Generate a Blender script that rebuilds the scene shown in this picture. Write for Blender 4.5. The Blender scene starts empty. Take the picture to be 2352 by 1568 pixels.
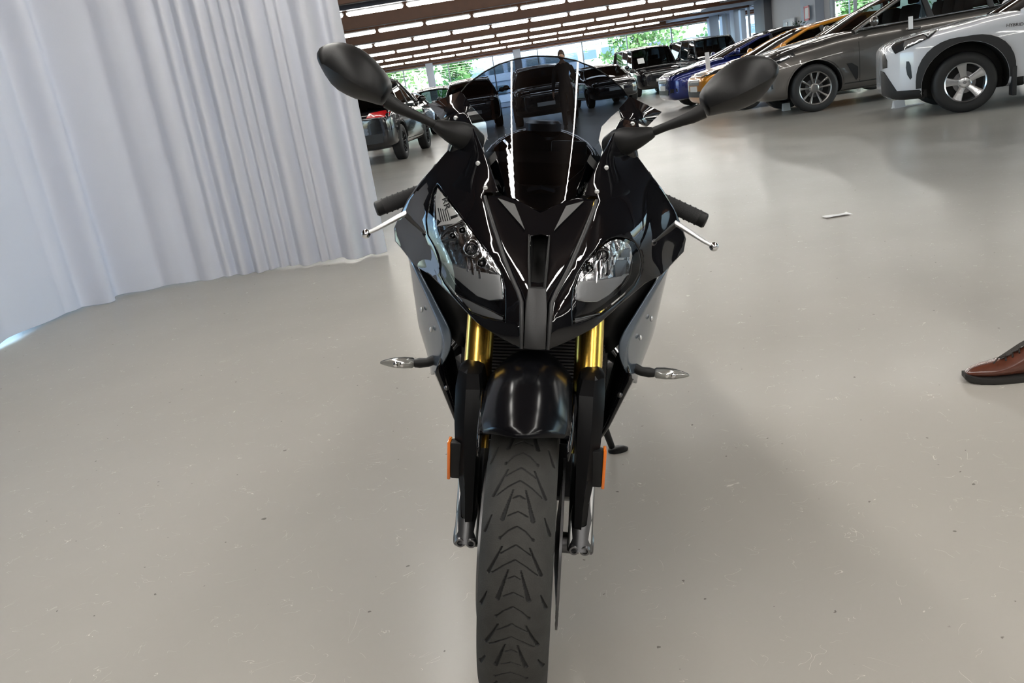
import bpy, bmesh, math, random
import numpy as np
from mathutils import Vector, Matrix
from mathutils.geometry import delaunay_2d_cdt
from mathutils.bvhtree import BVHTree
random.seed(7); RNG = np.random.default_rng(7)
SC = bpy.context.scene; COL = SC.collection
V = Vector
R = math.radians

# ---------------------------------------------------------------- camera
FPX = 1915.0; CAM_H = 1.12; PITCH = R(16.66); ROLL = R(9.1)
_f = V((0, math.cos(PITCH), -math.sin(PITCH))); _r0 = V((1, 0, 0)); _u0 = V((0, math.sin(PITCH), math.cos(PITCH)))
_r = _r0*math.cos(ROLL) - _u0*math.sin(ROLL); _u = _r0*math.sin(ROLL) + _u0*math.cos(ROLL)
CAM = V((0, 0, CAM_H))
cd = bpy.data.cameras.new('camera'); cam = bpy.data.objects.new('camera', cd); COL.objects.link(cam)
cd.sensor_width = 36.0; cd.lens = FPX/2352*36.0; cd.clip_start = 0.05; cd.clip_end = 500
m = Matrix.Identity(4)
for i in range(3):
    m[i][0] = _r[i]; m[i][1] = _u[i]; m[i][2] = -_f[i]; m[i][3] = CAM[i]
cam.matrix_world = m
SC.camera = cam

# ---------------------------------------------------------------- world, exposure
w = bpy.data.worlds.new('world'); SC.world = w; w.use_nodes = True
nt = w.node_tree; nt.nodes.clear()
sky = nt.nodes.new('ShaderNodeTexSky'); sky.sky_type = 'NISHITA'; sky.sun_disc = False
sky.sun_elevation = R(38); sky.sun_rotation = R(150); sky.dust_density = 2.5; sky.ozone_density = 2.0
bg = nt.nodes.new('ShaderNodeBackground'); bg.inputs['Strength'].default_value = 0.95
wo = nt.nodes.new('ShaderNodeOutputWorld')
nt.links.new(sky.outputs[0], bg.inputs[0]); nt.links.new(bg.outputs[0], wo.inputs[0])
SC.view_settings.view_transform = 'Standard'; SC.view_settings.look = 'None'
SC.view_settings.exposure = 0.55; SC.view_settings.gamma = 1.0; SC.view_settings.use_curve_mapping = False
LAMP_STRENGTH = 17.0

cy_ = SC.cycles; cy_.max_bounces = 8; cy_.diffuse_bounces = 4; cy_.glossy_bounces = 4; cy_.transmission_bounces = 4; cy_.transparent_max_bounces = 16; cy_.caustics_reflective = False; cy_.caustics_refractive = False
# ---------------------------------------------------------------- pixel -> space (measuring helpers)
def ray(x, y): return _f + _r*((x-1176)/FPX) - _u*((y-784)/FPX)
def on_floor(x, y, z=0.0):
    d = ray(x, y); return CAM + d*((z-CAM_H)/d.z)
def at_y(x, y, Y):
    d = ray(x, y); return CAM + d*(Y/d.y)

# ---------------------------------------------------------------- materials
MATS = {}
def mat(name, col, rough=0.5, metal=0.0, spec=0.5, coat=0.0, bump=0.0, bscale=200.0, var=0.0, vscale=8.0, emit=None, estr=0.0, trans=0.0, sheen=0.0, coat_rough=0.03):
    if name in MATS: return MATS[name]
    mt = bpy.data.materials.new(name); mt.use_nodes = True; n = mt.node_tree.nodes; l = mt.node_tree.links
    b = n['Principled BSDF']
    b.inputs['Base Color'].default_value = (*col, 1); b.inputs['Roughness'].default_value = rough
    b.inputs['Metallic'].default_value = metal; b.inputs['Specular IOR Level'].default_value = spec
    b.inputs['Coat Weight'].default_value = coat; b.inputs['Coat Roughness'].default_value = coat_rough
    b.inputs['Transmission Weight'].default_value = trans
    if sheen: b.inputs['Sheen Weight'].default_value = sheen
    if emit: b.inputs['Emission Color'].default_value = (*emit, 1); b.inputs['Emission Strength'].default_value = estr
    tc = n.new('ShaderNodeTexCoord')
    nz = n.new('ShaderNodeTexNoise'); nz.inputs['Scale'].default_value = vscale; nz.inputs['Detail'].default_value = 5
    l.new(tc.outputs['Object'], nz.inputs['Vector'])
    v = max(var, 0.015)
    mx = n.new('ShaderNodeMix'); mx.data_type = 'RGBA'
    mx.inputs[6].default_value = (*[c*(1-v) for c in col], 1); mx.inputs[7].default_value = (*[min(1, c*(1+v)) for c in col], 1)
    l.new(nz.outputs[0], mx.inputs[0]); l.new(mx.outputs[2], b.inputs['Base Color'])
    if bump:
        nb = n.new('ShaderNodeTexNoise'); nb.inputs['Scale'].default_value = bscale; nb.inputs['Detail'].default_value = 3
        l.new(tc.outputs['Object'], nb.inputs['Vector'])
        bp = n.new('ShaderNodeBump'); bp.inputs['Strength'].default_value = bump; bp.inputs['Distance'].default_value = 0.002
        l.new(nb.outputs[0], bp.inputs['Height']); l.new(bp.outputs[0], b.inputs['Normal'])
    MATS[name] = mt; return mt

def pane(name, tint, refl=1.0, rough=0.0, ior=1.45):
    """a thin sheet of clear or tinted plastic/glass: tinted see-through mixed with a Fresnel mirror"""
    if name in MATS: return MATS[name]
    mt = bpy.data.materials.new(name); mt.use_nodes = True; n = mt.node_tree.nodes; l = mt.node_tree.links; n.clear()
    o = n.new('ShaderNodeOutputMaterial'); t = n.new('ShaderNodeBsdfTransparent'); t.inputs[0].default_value = (*tint, 1)
    g = n.new('ShaderNodeBsdfGlossy'); g.inputs['Roughness'].default_value = rough; g.inputs['Color'].default_value = (refl, refl, refl, 1)
    fr = n.new('ShaderNodeFresnel'); fr.inputs['IOR'].default_value = ior
    mx = n.new('ShaderNodeMixShader')
    l.new(fr.outputs[0], mx.inputs[0]); l.new(t.outputs[0], mx.inputs[1]); l.new(g.outputs[0], mx.inputs[2]); l.new(mx.outputs[0], o.inputs[0])
    MATS[name] = mt; return mt

# ---------------------------------------------------------------- mesh helpers
def link(o, parent=None):
    COL.objects.link(o)
    if parent is not None: o.parent = parent
    return o
def tag(o, label=None, cat=None, group=None, kind=None):
    if label: o['label'] = label
    if cat: o['category'] = cat
    if group: o['group'] = group
    if kind: o['kind'] = kind
    return o
def empty(name, matrix=None, loc=None, rz=0.0):
    o = bpy.data.objects.new(name, None); COL.objects.link(o); o.empty_display_size = 0.1
    if matrix is not None: o.matrix_world = matrix
    elif loc is not None: o.location = loc; o.rotation_euler = (0, 0, rz)
    return o
def copy_tree(o, parent=None, mats=None):
    c = o.copy(); COL.objects.link(c); c.parent = parent
    for ch in list(o.children): copy_tree(ch, c)
    return c

class G:
    def __init__(s): s.v = []; s.f = []; s.mi = []
    def add(s, vs, fs, mi=0):
        k = len(s.v); s.v += [tuple(q) for q in vs]; s.f += [tuple(i+k for i in q) for q in fs]; s.mi += [mi]*len(fs); return s
    def grid(s, rows, closed_u=False, closed_v=False, mi=0):
        nr = len(rows); nc = len(rows[0]); vs = [q for r in rows for q in r]; fs = []
        for i in range(nr if closed_v else nr-1):
            for j in range(nc if closed_u else nc-1):
                i2 = (i+1) % nr; j2 = (j+1) % nc
                fs.append((i*nc+j, i*nc+j2, i2*nc+j2, i2*nc+j))
        return s.add(vs, fs, mi)
    def tube(s, pts, rad, segs=12, caps=True, flat=1.0, mi=0, updir=None):
        pts = [V(q) for q in pts]; n = len(pts); rad = rad if hasattr(rad, '__len__') else [rad]*n
        t0 = (pts[1]-pts[0]).normalized()
        up = V(updir) if updir is not None else (V((0, 0, 1)) if abs(t0.z) < .9 else V((1, 0, 0)))
        rows = []
        for i, q in enumerate(pts):
            t = (pts[min(i+1, n-1)]-pts[max(i-1, 0)]).normalized()
            a = (up - t*up.dot(t)).normalized(); b = t.cross(a); up = a
            rows.append([q + a*(rad[i]*flat*math.cos(2*math.pi*k/segs)) + b*(rad[i]*math.sin(2*math.pi*k/segs)) for k in range(segs)])
        k0 = len(s.v); s.grid(rows, closed_u=True, mi=mi)
        if caps:
            s.f.append(tuple(k0+k for k in range(segs))[::-1]); s.f.append(tuple(k0+(n-1)*segs+k for k in range(segs))); s.mi += [mi, mi]
        return s
    def lathe(s, prof, c=(0, 0, 0), axis='x', segs=48, mi=0, a0=0.0, a1=2*math.pi):
        """prof: (radius, offset along axis)"""
        c = V(c); full = abs(a1-a0) > 6.28; rows = []
        n = segs if full else segs+1
        for k in range(n):
            a = a0 + (a1-a0)*k/segs; cs, sn = math.cos(a), math.sin(a); row = []
            for r, h in prof:
                if axis == 'x': row.append(c+V((h, r*cs, r*sn)))
                elif axis == 'y': row.append(c+V((r*cs, h, r*sn)))
                else: row.append(c+V((r*cs, r*sn, h)))
            rows.append(row)
        return s.grid(rows, closed_v=full, mi=mi)
    def box(s, c, d, bev=0.0, rot=None, taper=None, mi=0):
        bm = bmesh.new(); bmesh.ops.create_cube(bm, size=1.0)
        for q in bm.verts:
            tx = ty = 1.0
            if taper and q.co.z > 0: tx, ty = taper
            q.co = V((q.co.x*d[0]*tx, q.co.y*d[1]*ty, q.co.z*d[2]))
        if bev: bmesh.ops.bevel(bm, geom=list(bm.edges), offset=min(bev, min(d)*.45), segments=2, profile=.6, affect='EDGES')
        if rot is not None: bmesh.ops.transform(bm, matrix=rot.to_4x4(), verts=bm.verts)
        bmesh.ops.translate(bm, vec=V(c), verts=bm.verts); bm.verts.index_update()
        s.add([q.co[:] for q in bm.verts], [[q.index for q in f.verts] for f in bm.faces], mi); bm.free(); return s
    def ball(s, c, r, segs=14, rings=9, sc=(1, 1, 1), mi=0):
        c = V(c); rows = []
        for i in range(rings+1):
            a = math.pi*i/rings
            rows.append([c+V((r*sc[0]*math.sin(a)*math.cos(2*math.pi*k/segs), r*sc[1]*math.sin(a)*math.sin(2*math.pi*k/segs), r*sc[2]*math.cos(a))) for k in range(segs)])
        return s.grid(rows, closed_u=True, mi=mi)
    def prism(s, poly, axis, a, b, mi=0):
        """poly of 2D points extruded along axis from a to b"""
        def P(q, h):
            return {'x': (h, q[0], q[1]), 'y': (q[0], h, q[1]), 'z': (q[0], q[1], h)}[axis]
        n = len(poly); vs = [P(q, a) for q in poly]+[P(q, b) for q in poly]
        fs = [tuple(range(n))[::-1], tuple(range(n, 2*n))]+[(i, (i+1) % n, n+(i+1) % n, n+i) for i in range(n)]
        return s.add(vs, fs, mi)
    def mirror(s):
        k = len(s.v); s.v += [(-q[0], q[1], q[2]) for q in s.v]; s.f += [tuple(i+k for i in q)[::-1] for q in s.f]; s.mi += list(s.mi); return s
    def xform(s, fn): s.v = [tuple(fn(V(q))) for q in s.v]; return s
    def build(s, name, material, parent=None, smooth=True, angle=38, subsurf=0, weld=False):
        me = bpy.data.meshes.new(name); me.from_pydata(s.v, [], s.f)
        mats_ = material if isinstance(material, (list, tuple)) else [material]
        for q in mats_: me.materials.append(q)
        if len(mats_) > 1: me.polygons.foreach_set('material_index', s.mi)
        bm = bmesh.new(); bm.from_mesh(me)
        if weld: bmesh.ops.remove_doubles(bm, verts=bm.verts, dist=1e-5)
        bmesh.ops.recalc_face_normals(bm, faces=bm.faces); bm.to_mesh(me); bm.free()
        if smooth:
            me.polygons.foreach_set('use_smooth', [True]*len(me.polygons))
            if angle < 180: me.set_sharp_from_angle(angle=R(angle))
        me.update()
        o = bpy.data.objects.new(name, me); link(o, parent)
        if subsurf:
            md = o.modifiers.new('s', 'SUBSURF'); md.levels = subsurf; md.render_levels = subsurf
        return o

def inside(p, poly):
    x, y = p[0], p[1]; c = False; n = len(poly); j = n-1
    for i in range(n):
        xi, yi = poly[i][0], poly[i][1]; xj, yj = poly[j][0], poly[j][1]
        if (yi > y) != (yj > y) and x < (xj-xi)*(y-yi)/(yj-yi)+xi: c = not c
        j = i
    return c
def densify(poly, step):
    out = []
    for i, q in enumerate(poly):
        a = V(q[:2]); b = V(poly[(i+1) % len(poly)][:2]); n = max(1, int((b-a).length/step))
        out += [tuple(a.lerp(b, k/n)) for k in range(n)]
    return out
def smooth_poly(poly, it=2, keep=()):
    """corner cutting"""
    for _ in range(it):
        out = []
        for i, q in enumerate(poly):
            a = V(q); b = V(poly[(i+1) % len(poly)])
            out += [tuple(a.lerp(b, .25)), tuple(a.lerp(b, .75))]
        poly = out
    return poly
def area2(poly): return sum(poly[i][0]*poly[(i+1) % len(poly)][1]-poly[(i+1) % len(poly)][0]*poly[i][1] for i in range(len(poly)))*.5
def inset(poly, d):
    n = len(poly); sgn = 1 if area2(poly) > 0 else -1; out = []
    for i in range(n):
        a = V(poly[i-1]); b = V(poly[i]); c = V(poly[(i+1) % n])
        t = (c-a)
        if t.length < 1e-9: out.append(tuple(b)); continue
        t.normalize(); nn = V((-t.y, t.x))*sgn; out.append(tuple(b+nn*d))
    return out
def cdt(outline, holes=(), step=0.01):
    loops = [outline]+list(holes); pts = []; edges = []
    for lp in loops:
        k = len(pts); pts += [V(q[:2]) for q in lp]; edges += [(k+i, k+(i+1) % len(lp)) for i in range(len(lp))]
    xs = [q[0] for q in outline]; ys = [q[1] for q in outline]
    allp = np.array([tuple(q) for q in pts])
    y = min(ys)+step/2; row = 0
    while y < max(ys):
        x = min(xs)+step/2+(step/2 if row % 2 else 0)
        while x < max(xs):
            if inside((x, y), outline) and not any(inside((x, y), h) for h in holes):
                if np.min((allp[:, 0]-x)**2+(allp[:, 1]-y)**2) > (step*.55)**2: pts.append(V((x, y)))
            x += step
        y += step*.87; row += 1
    vo, eo, fo, *_ = delaunay_2d_cdt(pts, edges, [], 0, 1e-7)
    fs = []
    for f in fo:
        c = (sum(vo[i][0] for i in f)/len(f), sum(vo[i][1] for i in f)/len(f))
        if inside(c, outline) and not any(inside(c, h) for h in holes): fs.append(tuple(f))
    return [tuple(q) for q in vo], fs
def panel(name, outline, depth, material, parent=None, holes=(), step=0.01, thick=0.006, edge=0.0018, off=0.0, close=False, angle=50):
    """a sheet whose front is y = depth(x, z)+off over an outline in (x, z), with a rounded rim and real thickness"""
    g = G(); outl = densify(outline, step); hl = [densify(h, step) for h in holes]
    fo = inset(outl, edge); fh = [inset(h, -edge) for h in hl]
    vs, fs = cdt(fo, fh, step)
    D = depth(np.array(vs))+off
    g.add([(q[0], D[i], q[1]) for i, q in enumerate(vs)], fs)
    for inner, outer in [(fo, outl)]+list(zip(fh, hl)):
        a = depth(np.array(inner))+off; b = depth(np.array(outer))+off
        r0 = [(q[0], a[i], q[1]) for i, q in enumerate(inner)]
        rm = [((q[0]+o_[0])/2+(o_[0]-q[0])*.2, (a[i]+b[i])/2+edge*.15, (q[1]+o_[1])/2+(o_[1]-q[1])*.2) for i, (q, o_) in enumerate(zip(inner, outer))]
        r1 = [(q[0], b[i]+edge, q[1]) for i, q in enumerate(outer)]
        r2 = [(q[0], b[i]+thick, q[1]) for i, q in enumerate(outer)]
        rows = [r0, rm, r1, r2]
        if close and outer is outl: pass
        g.grid(rows, closed_u=True)
    if close:
        vs2, fs2 = cdt(outl, hl, step*2); D2 = depth(np.array(vs2))+off+thick
        g.add([(q[0], D2[i], q[1]) for i, q in enumerate(vs2)], [f[::-1] for f in fs2])
    return g.build(name, material, parent, angle=angle, weld=True)

class RBF:
    def __init__(s, pts, sym=True):
        P = [(x, z, y) for x, z, y in pts]
        if sym: P += [(-x, z, y) for x, z, y in pts if abs(x) > 1e-4]
        P = np.array(P); s.c = P[:, :2]; n = len(P)
        d = np.linalg.norm(s.c[:, None]-s.c[None], axis=2); K = s.phi(d)+np.eye(n)*1e-5
        A = np.zeros((n+3, n+3)); A[:n, :n] = K; A[:n, n] = 1; A[:n, n+1:] = s.c; A[n, :n] = 1; A[n+1:, :n] = s.c.T
        s.w = np.linalg.lstsq(A, np.concatenate([P[:, 2], np.zeros(3)]), rcond=None)[0]
    @staticmethod
    def phi(d): return np.where(d > 1e-9, d*d*np.log(np.maximum(d, 1e-9)), 0)
    def __call__(s, q):
        q = np.asarray(q, float).reshape(-1, np.asarray(q).shape[-1])[:, :2]
        d = np.linalg.norm(q[:, None]-s.c[None], axis=2); n = len(s.c)
        return s.phi(d)@s.w[:n]+s.w[n]+q@s.w[n+1:]

def text_mesh(body, size, depth=0.001):
    cu = bpy.data.curves.new('t', 'FONT'); cu.body = body; cu.size = size; cu.extrude = depth; cu.align_x = 'CENTER'; cu.align_y = 'CENTER'
    o = bpy.data.objects.new('t', cu); COL.objects.link(o)
    dg = bpy.context.evaluated_depsgraph_get(); me = bpy.data.meshes.new_from_object(o.evaluated_get(dg))
    bpy.data.objects.remove(o); return me

# ================================================================ SETTING
X0, X1, Y0, Y1, ZC = -7.0, 16.0, -9.0, 56.0, 3.95
ROWS = [22.6+5.9*k for k in range(-5, 6)]
LAMP_Z = 3.5

def floor_mat():
    mt = bpy.data.materials.new('polished_concrete'); mt.use_nodes = True; n = mt.node_tree.nodes; l = mt.node_tree.links
    b = n['Principled BSDF']; tc = n.new('ShaderNodeTexCoord')
    def noise(scale, detail=4, vec=None, rough=.5, dist=0.0):
        q = n.new('ShaderNodeTexNoise'); q.inputs['Scale'].default_value = scale; q.inputs['Detail'].default_value = detail
        q.inputs['Roughness'].default_value = rough; q.inputs['Distortion'].default_value = dist
        l.new(vec or tc.outputs['Object'], q.inputs['Vector']); return q.outputs[0]
    def ramp(v, stops):
        q = n.new('ShaderNodeValToRGB'); e = q.color_ramp.elements
        e[0].position, e[0].color = stops[0][0], (*stops[0][1], 1); e[1].position, e[1].color = stops[1][0], (*stops[1][1], 1)
        for p_, c_ in stops[2:]:
            k = e.new(p_); k.color = (*c_, 1)
        l.new(v, q.inputs[0]); return q.outputs[0]
    def mix(f, a, c, mode='MIX'):
        q = n.new('ShaderNodeMix'); q.data_type = 'RGBA'; q.blend_type = mode
        for s_, v_ in ((0, f), (6, a), (7, c)):
            if isinstance(v_, (int, float)): q.inputs[s_].default_value = v_
            elif isinstance(v_, tuple): q.inputs[s_].default_value = (*v_, 1)
            else: l.new(v_, q.inputs[s_])
        return q.outputs[2]
    def mth(op, a, c=None):
        q = n.new('ShaderNodeMath'); q.operation = op
        for s_, v_ in ((0, a), (1, c)):
            if v_ is None: continue
            if isinstance(v_, (int, float)): q.inputs[s_].default_value = v_
            else: l.new(v_, q.inputs[s_])
        return q.outputs[0]
    base = ramp(noise(0.9, 6), [(.3, (.385, .366, .334)), (.72, (.44, .418, .380))])
    base = mix(mth('MULTIPLY', noise(45, 5), .5), base, (.41, .388, .350))
    dark = ramp(noise(38, 2, rough=.4), [(.0, (1, 1, 1)), (.226, (1, 1, 1)), (.24, (0, 0, 0))])      # small dark chips
    base = mix(mth('MULTIPLY', dark, .7), base, (.10, .09, .08))
    lint = noise(7.5, 2, dist=2.2); ln = mth('LESS_THAN', mth('ABSOLUTE', mth('SUBTRACT', lint, .5)), .0024)   # stray fibres
    lm = mth('GREATER_THAN', noise(16, 1), .585); lint = mth('MULTIPLY', ln, lm)
    base = mix(mth('MULTIPLY', lint, .75), base, (.68, .66, .6))
    l.new(base, b.inputs['Base Color'])
    rr = ramp(noise(1.6, 5, rough=.6), [(.25, (.17, .17, .17)), (.75, (.25, .25, .25))]); 
    b.inputs['Specular IOR Level'].default_value = 0.0; b.inputs['Roughness'].default_value = .6
    gl = n.new('ShaderNodeBsdfGlossy'); fr = n.new('ShaderNodeFresnel'); fr.inputs['IOR'].default_value = 1.45; ms = n.new('ShaderNodeMixShader'); l.new(mth('MAXIMUM', mth('SUBTRACT', mth('MULTIPLY', fr.outputs[0], .72), .018), .004), ms.inputs[0]); l.new(b.outputs[0], ms.inputs[1]); l.new(gl.outputs[0], ms.inputs[2]); l.new(ms.outputs[0], n['Material Output'].inputs[0])
    bp = n.new('ShaderNodeBump'); bp.inputs['Strength'].default_value = .06; bp.inputs['Distance'].default_value = .01
    l.new(noise(9, 6, rough=.65), bp.inputs['Height']); l.new(bp.outputs[0], b.inputs['Normal']); l.new(bp.outputs[0], gl.inputs['Normal']); l.new(rr, gl.inputs['Roughness'])
    return mt
def struct(name, g, mt, **k):
    o = g.build(name, mt, **k); o['kind'] = 'structure'; return o
g = G(); g.add([(X0, Y0, 0), (X1, Y0, 0), (X1, Y1, 0), (X0, Y1, 0)], [(0, 1, 2, 3)]); struct('floor', g, floor_mat())

wall_white = mat('white_wall_paint', (.70, .72, .75), .6, var=.04)
wood = mat('dark_brown_ceiling_wood', (.050, .024, .012), .55, var=.35, vscale=3.0)
wood2 = mat('brown_glulam', (.11, .045, .020), .5, var=.3, vscale=5.0)
greym = mat('grey_painted_steel', (.20, .21, .24), .4, metal=.3)
frame_m = mat('grey_aluminium_frame', (.33, .37, .42), .4, metal=.4)
colm = mat('pale_blue_grey_column', (.50, .56, .66), .5, var=.03)
clear = pane('clear_window_glass', (.86, .97, .97), ior=1.5)
g = G(); g.box(((X0+X1)/2, (Y0+Y1)/2, ZC+.05), (X1-X0, Y1-Y0, .1)); ceil = struct('ceiling', g, wood, smooth=False)
# ceiling boards: broad dark planks between the lamp rows, nearest ones in the picture
for k, y in enumerate(ROWS):
    g = G(); g.box((5.0 if y > 10 else (X0+X1)/2-.0, y+2.95, 3.66), (X1-X0-.02 if y <= 10 else 21.9, .24, .5), .01)
    struct('ceiling_beam', g, wood2)
    if k % 2 == 1:
        g = G(); g.box((2.5, y-.45, 3.62), (18.8, .22, .12), .005); o = g.build('cable_tray', greym); gg = [G().tube([(xx, y-.45, 3.66), (xx, y-.45, ZC)], .01, 6).build('tray_hanger', greym, o) for xx in (-5, 0, 5, 10)]
        tag(o, 'long grey cable tray beside the %s ceiling lamp row from the far glass wall' % ['eleventh', 'tenth', 'ninth', 'eighth', 'seventh', 'sixth', 'fifth', 'fourth', 'third', 'second', 'first'][k], 'cable tray')
# soffit over the right-hand aisle
g = G(); g.box((14.3, 35, 3.72), (3.4, 42, .4)); struct('trim_1', g, mat('grey_soffit', (.34, .36, .40), .6), smooth=False)

# ---- lamps
lamp_em = mat('lit_tube_diffuser', (.9, .9, .88), .4, emit=(1.0, .975, .92), estr=LAMP_STRENGTH)
lamp_h = mat('lamp_housing', (.55, .56, .57), .4)
gd = G(); n_ = 10; prof = []
for k in range(n_):
    a = 2*math.pi*k/n_; prof.append((.062*math.cos(a), .045*math.sin(a)))
xs_ = [-.71, -.695, -.665, .665, .695, .71]; sc_ = [.25, .72, 1, 1, .72, .25]
gd.grid([[(x, s_*p_[0], s_*p_[1]) for p_ in prof] for x, s_ in zip(xs_, sc_)], closed_u=True)
gd.f += [tuple(range(n_)), tuple(range(5*n_, 6*n_))]; gd.mi += [0, 0]
gh = G(); gh.box((0, 0, .075), (1.40, .07, .05), .01); gw = [G().tube([(sx*.5, 0, .1), (sx*.5, 0, .45)], .008, 6) for sx in (-1, 1)]
gc = [G().box((sx*.722, 0, .03), (.018, .05, .06), .004) for sx in (-1, 1)]
ordw = ['eleventh', 'tenth', 'ninth', 'eighth', 'seventh', 'sixth', 'fifth', 'fourth', 'third', 'second', 'first']
NTH = ['first', 'second', 'third', 'fourth', 'fifth', 'sixth', 'seventh', 'eighth', 'ninth', 'tenth', 'eleventh', 'twelfth', 'thirteenth']
proto = None
for k, y in enumerate(ROWS):
    if -3 < y < 8: continue
    rowl = []
    off = [(.37, 1.1, 1.45, .3, .9, .2)[k % 6]][0]
    for j in range(-4, 9):
        x = off+1.53*j-.76
        if x > 12.1 or (y < 9 and x < -6.2): continue
        if x < X0+.9: continue
        if proto is None:
            o = proto = empty('ceiling_lamp', loc=(x, y, LAMP_Z)); gd.build('diffuser', lamp_em, o); gh.build('housing', lamp_h, o); [q.build('hanger', greym, o) for q in gw]; [q.build('end_cap', lamp_h, o) for q in gc]
        else:
            o = copy_tree(proto); o.location = (x, y, LAMP_Z)
        rowl.append(o)
    for j, o in enumerate(rowl[::-1]): tag(o, 'tube lamp, %s from the right end of the %s ceiling row from the glass wall' % (NTH[j], ordw[k]), 'lamp', 'fluorescent lamps hung in rows under the ceiling')

# rows over the handover bay run lengthwise; the rightmost is added as fill light
bay_em = mat('lit_wide_diffuser', (.9, .9, .88), .4, emit=(1.0, .975, .92), estr=26.0)
proto2 = None
for x, wd, nl in ((-.95, 'left of the motorcycle', 9), (2.15, 'right of the motorcycle', 7), (5.0, 'added for floor fill', 5)):
    y0 = -5.6 if nl == 9 else -7.0
    for j in range(nl):
        if proto2 is None:
            o = proto2 = empty('ceiling_lamp', loc=(x, 0, LAMP_Z)); gd.xform(lambda q: V((q.x, q.y*1.25, q.z))); gd.build('diffuser', bay_em, o); gh.build('housing', lamp_h, o); [q.build('hanger', greym, o) for q in gw]
        else: o = copy_tree(proto2)
        o.location = (x, y0+1.53*j, LAMP_Z); o.rotation_euler = (0, 0, R(90))
        tag(o, 'tube lamp, %s from the back end of the lengthwise ceiling row %s' % (NTH[j], wd), 'lamp', 'fluorescent lamps hung in rows under the ceiling')

# ---- far glass wall
def glazed(name, a, b, z0, z1, nx, axis, rails=(), fw=.07, thickcols=()):
    """a glazed wall from a to b (along axis) with one mullion and one pane per bay"""
    root = empty(name, loc=(0, 0, 0)); root['kind'] = 'structure'
    fixed, lo, hi = a
    def P(t, z, d): return (t, fixed+d, z) if axis == 'x' else (fixed+d, t, z)
    def bar(t0, t1, za, zb, d0, d1, nm, mt):
        q0, q1 = P(t0, za, d0), P(t1, zb, d1); c = [(u+v)/2 for u, v in zip(q0, q1)]; s_ = [max(abs(u-v), .001) for u, v in zip(q0, q1)]
        gg = G(); gg.box(c, s_, .004); return gg.build(nm, mt, root, smooth=False)
    st = (hi-lo)/nx
    for i in range(nx+1): bar(lo+i*st-fw/2, lo+i*st+fw/2, z0, z1, -.06, .06, 'mullion', frame_m)
    for zz in (z0+.04, z1-.04)+tuple(rails): bar(lo, hi, zz-.03, zz+.03, -.05, .05, 'rail', frame_m)
    for i in range(nx):
        gg = G(); q = [P(lo+i*st+fw/2, z0, 0), P(lo+(i+1)*st-fw/2, z0, 0), P(lo+(i+1)*st-fw/2, z1, 0), P(lo+i*st+fw/2, z1, 0)]
        gg.add(q, [(0, 1, 2, 3)]); gg.build('pane', clear, root, smooth=False)
    return root
glazed('window_1', (Y1, X0, X1), None, .0, 3.30, 8, 'x', rails=(.9,))
g = G(); g.box(((X0+X1)/2, Y1+.0, 3.62), (X1-X0, .3, .64)); struct('wall_far', g, mat('reddish_timber_fascia', (.30, .13, .075), .5, var=.2), smooth=False)
glazed('window_2', (X1, 47.2, 55.8), None, 0, 3.5, 4, 'y')
glazed('window_3', (X1, 33.5, 38.2), None, 0, 3.5, 2, 'y')
glazed('window_4', (X1, 1.0, 33.2), None, 0, 3.5, 12, 'y')
glazed('window_5', (X0, 4.4, 12.2), None, 0.0, 3.5, 4, 'y')
g = G(); g.box((X1+.1, 42.7, 1.97), (.3, 9.0, 3.95)); g.box((X1+.1, -4.0, 1.97), (.3, 10.0, 3.95)); struct('wall_right', g, wall_white, smooth=False)
g = G(); g.box((X1+.1, 28.5, 3.72), (.3, 55, .46)); struct('trim_2', g, wall_white, smooth=False)
g = G(); g.box((X0-.1, 34.2, 1.97), (.3, 43.8, 3.95)); g.box((X0-.1, -2.3, 1.97), (.3, 13.4, 3.95)); g.box((X0-.1, 7.4, 3.72), (.3, 9.6, .46)); struct('wall_left', g, mat('dark_wall_paint', (.07, .072, .078), .6, var=.04), smooth=False)
g = G(); g.box(((X0+X1)/2, Y0-.1, 1.97), (X1-X0+.5, .3, 3.95)); struct('wall_back', g, MATS['dark_wall_paint'], smooth=False)
# columns
def column(x, y, w_, d_, mt, label):
    gg = G(); gg.box((x, y, ZC/2), (w_, d_, ZC), .02); o = gg.build('column', mt); o['kind'] = 'structure'; o['label'] = label
column(-2.4, 55.2, .45, .4, colm, 'pale column in front of the far glass wall')
column(3.15, 55.2, .45, .4, colm, 'second pale column in front of the far glass wall')
column(15.6, 55.2, .6, .6, colm, 'pale corner column where the glass walls meet')
column(15.8, 51.4, .3, .8, colm, 'pale column on the side window wall')
column(15.75, 46.3, .4, 1.6, mat('dark_grey_column', (.16, .17, .19), .5), 'dark grey column beside the entrance')
column(15.75, 39.7, .4, 1.7, colm, 'white pillar carrying the red square sign')
# entrance recess
g = G(); g.box((15.82, 42.8, 1.15), (.06, 1.5, 2.3), .01); o = g.build('door_1', mat('pale_entrance_door', (.62, .68, .74), .35)); o['kind'] = 'structure'
for yy in (42.45, 43.15):
    gg = G(); gg.box((15.775, yy, 1.35), (.03, .5, 1.6), .005); gg.build('door_pane', mat('bright_door_glass', (.72, .82, .88), .15), o)
gg = G(); gg.tube([(15.75, 42.8, .9), (15.72, 42.8, .95), (15.72, 42.8, 1.3), (15.75, 42.8, 1.35)], .015, 8); gg.build('door_handle', frame_m, o)
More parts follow.
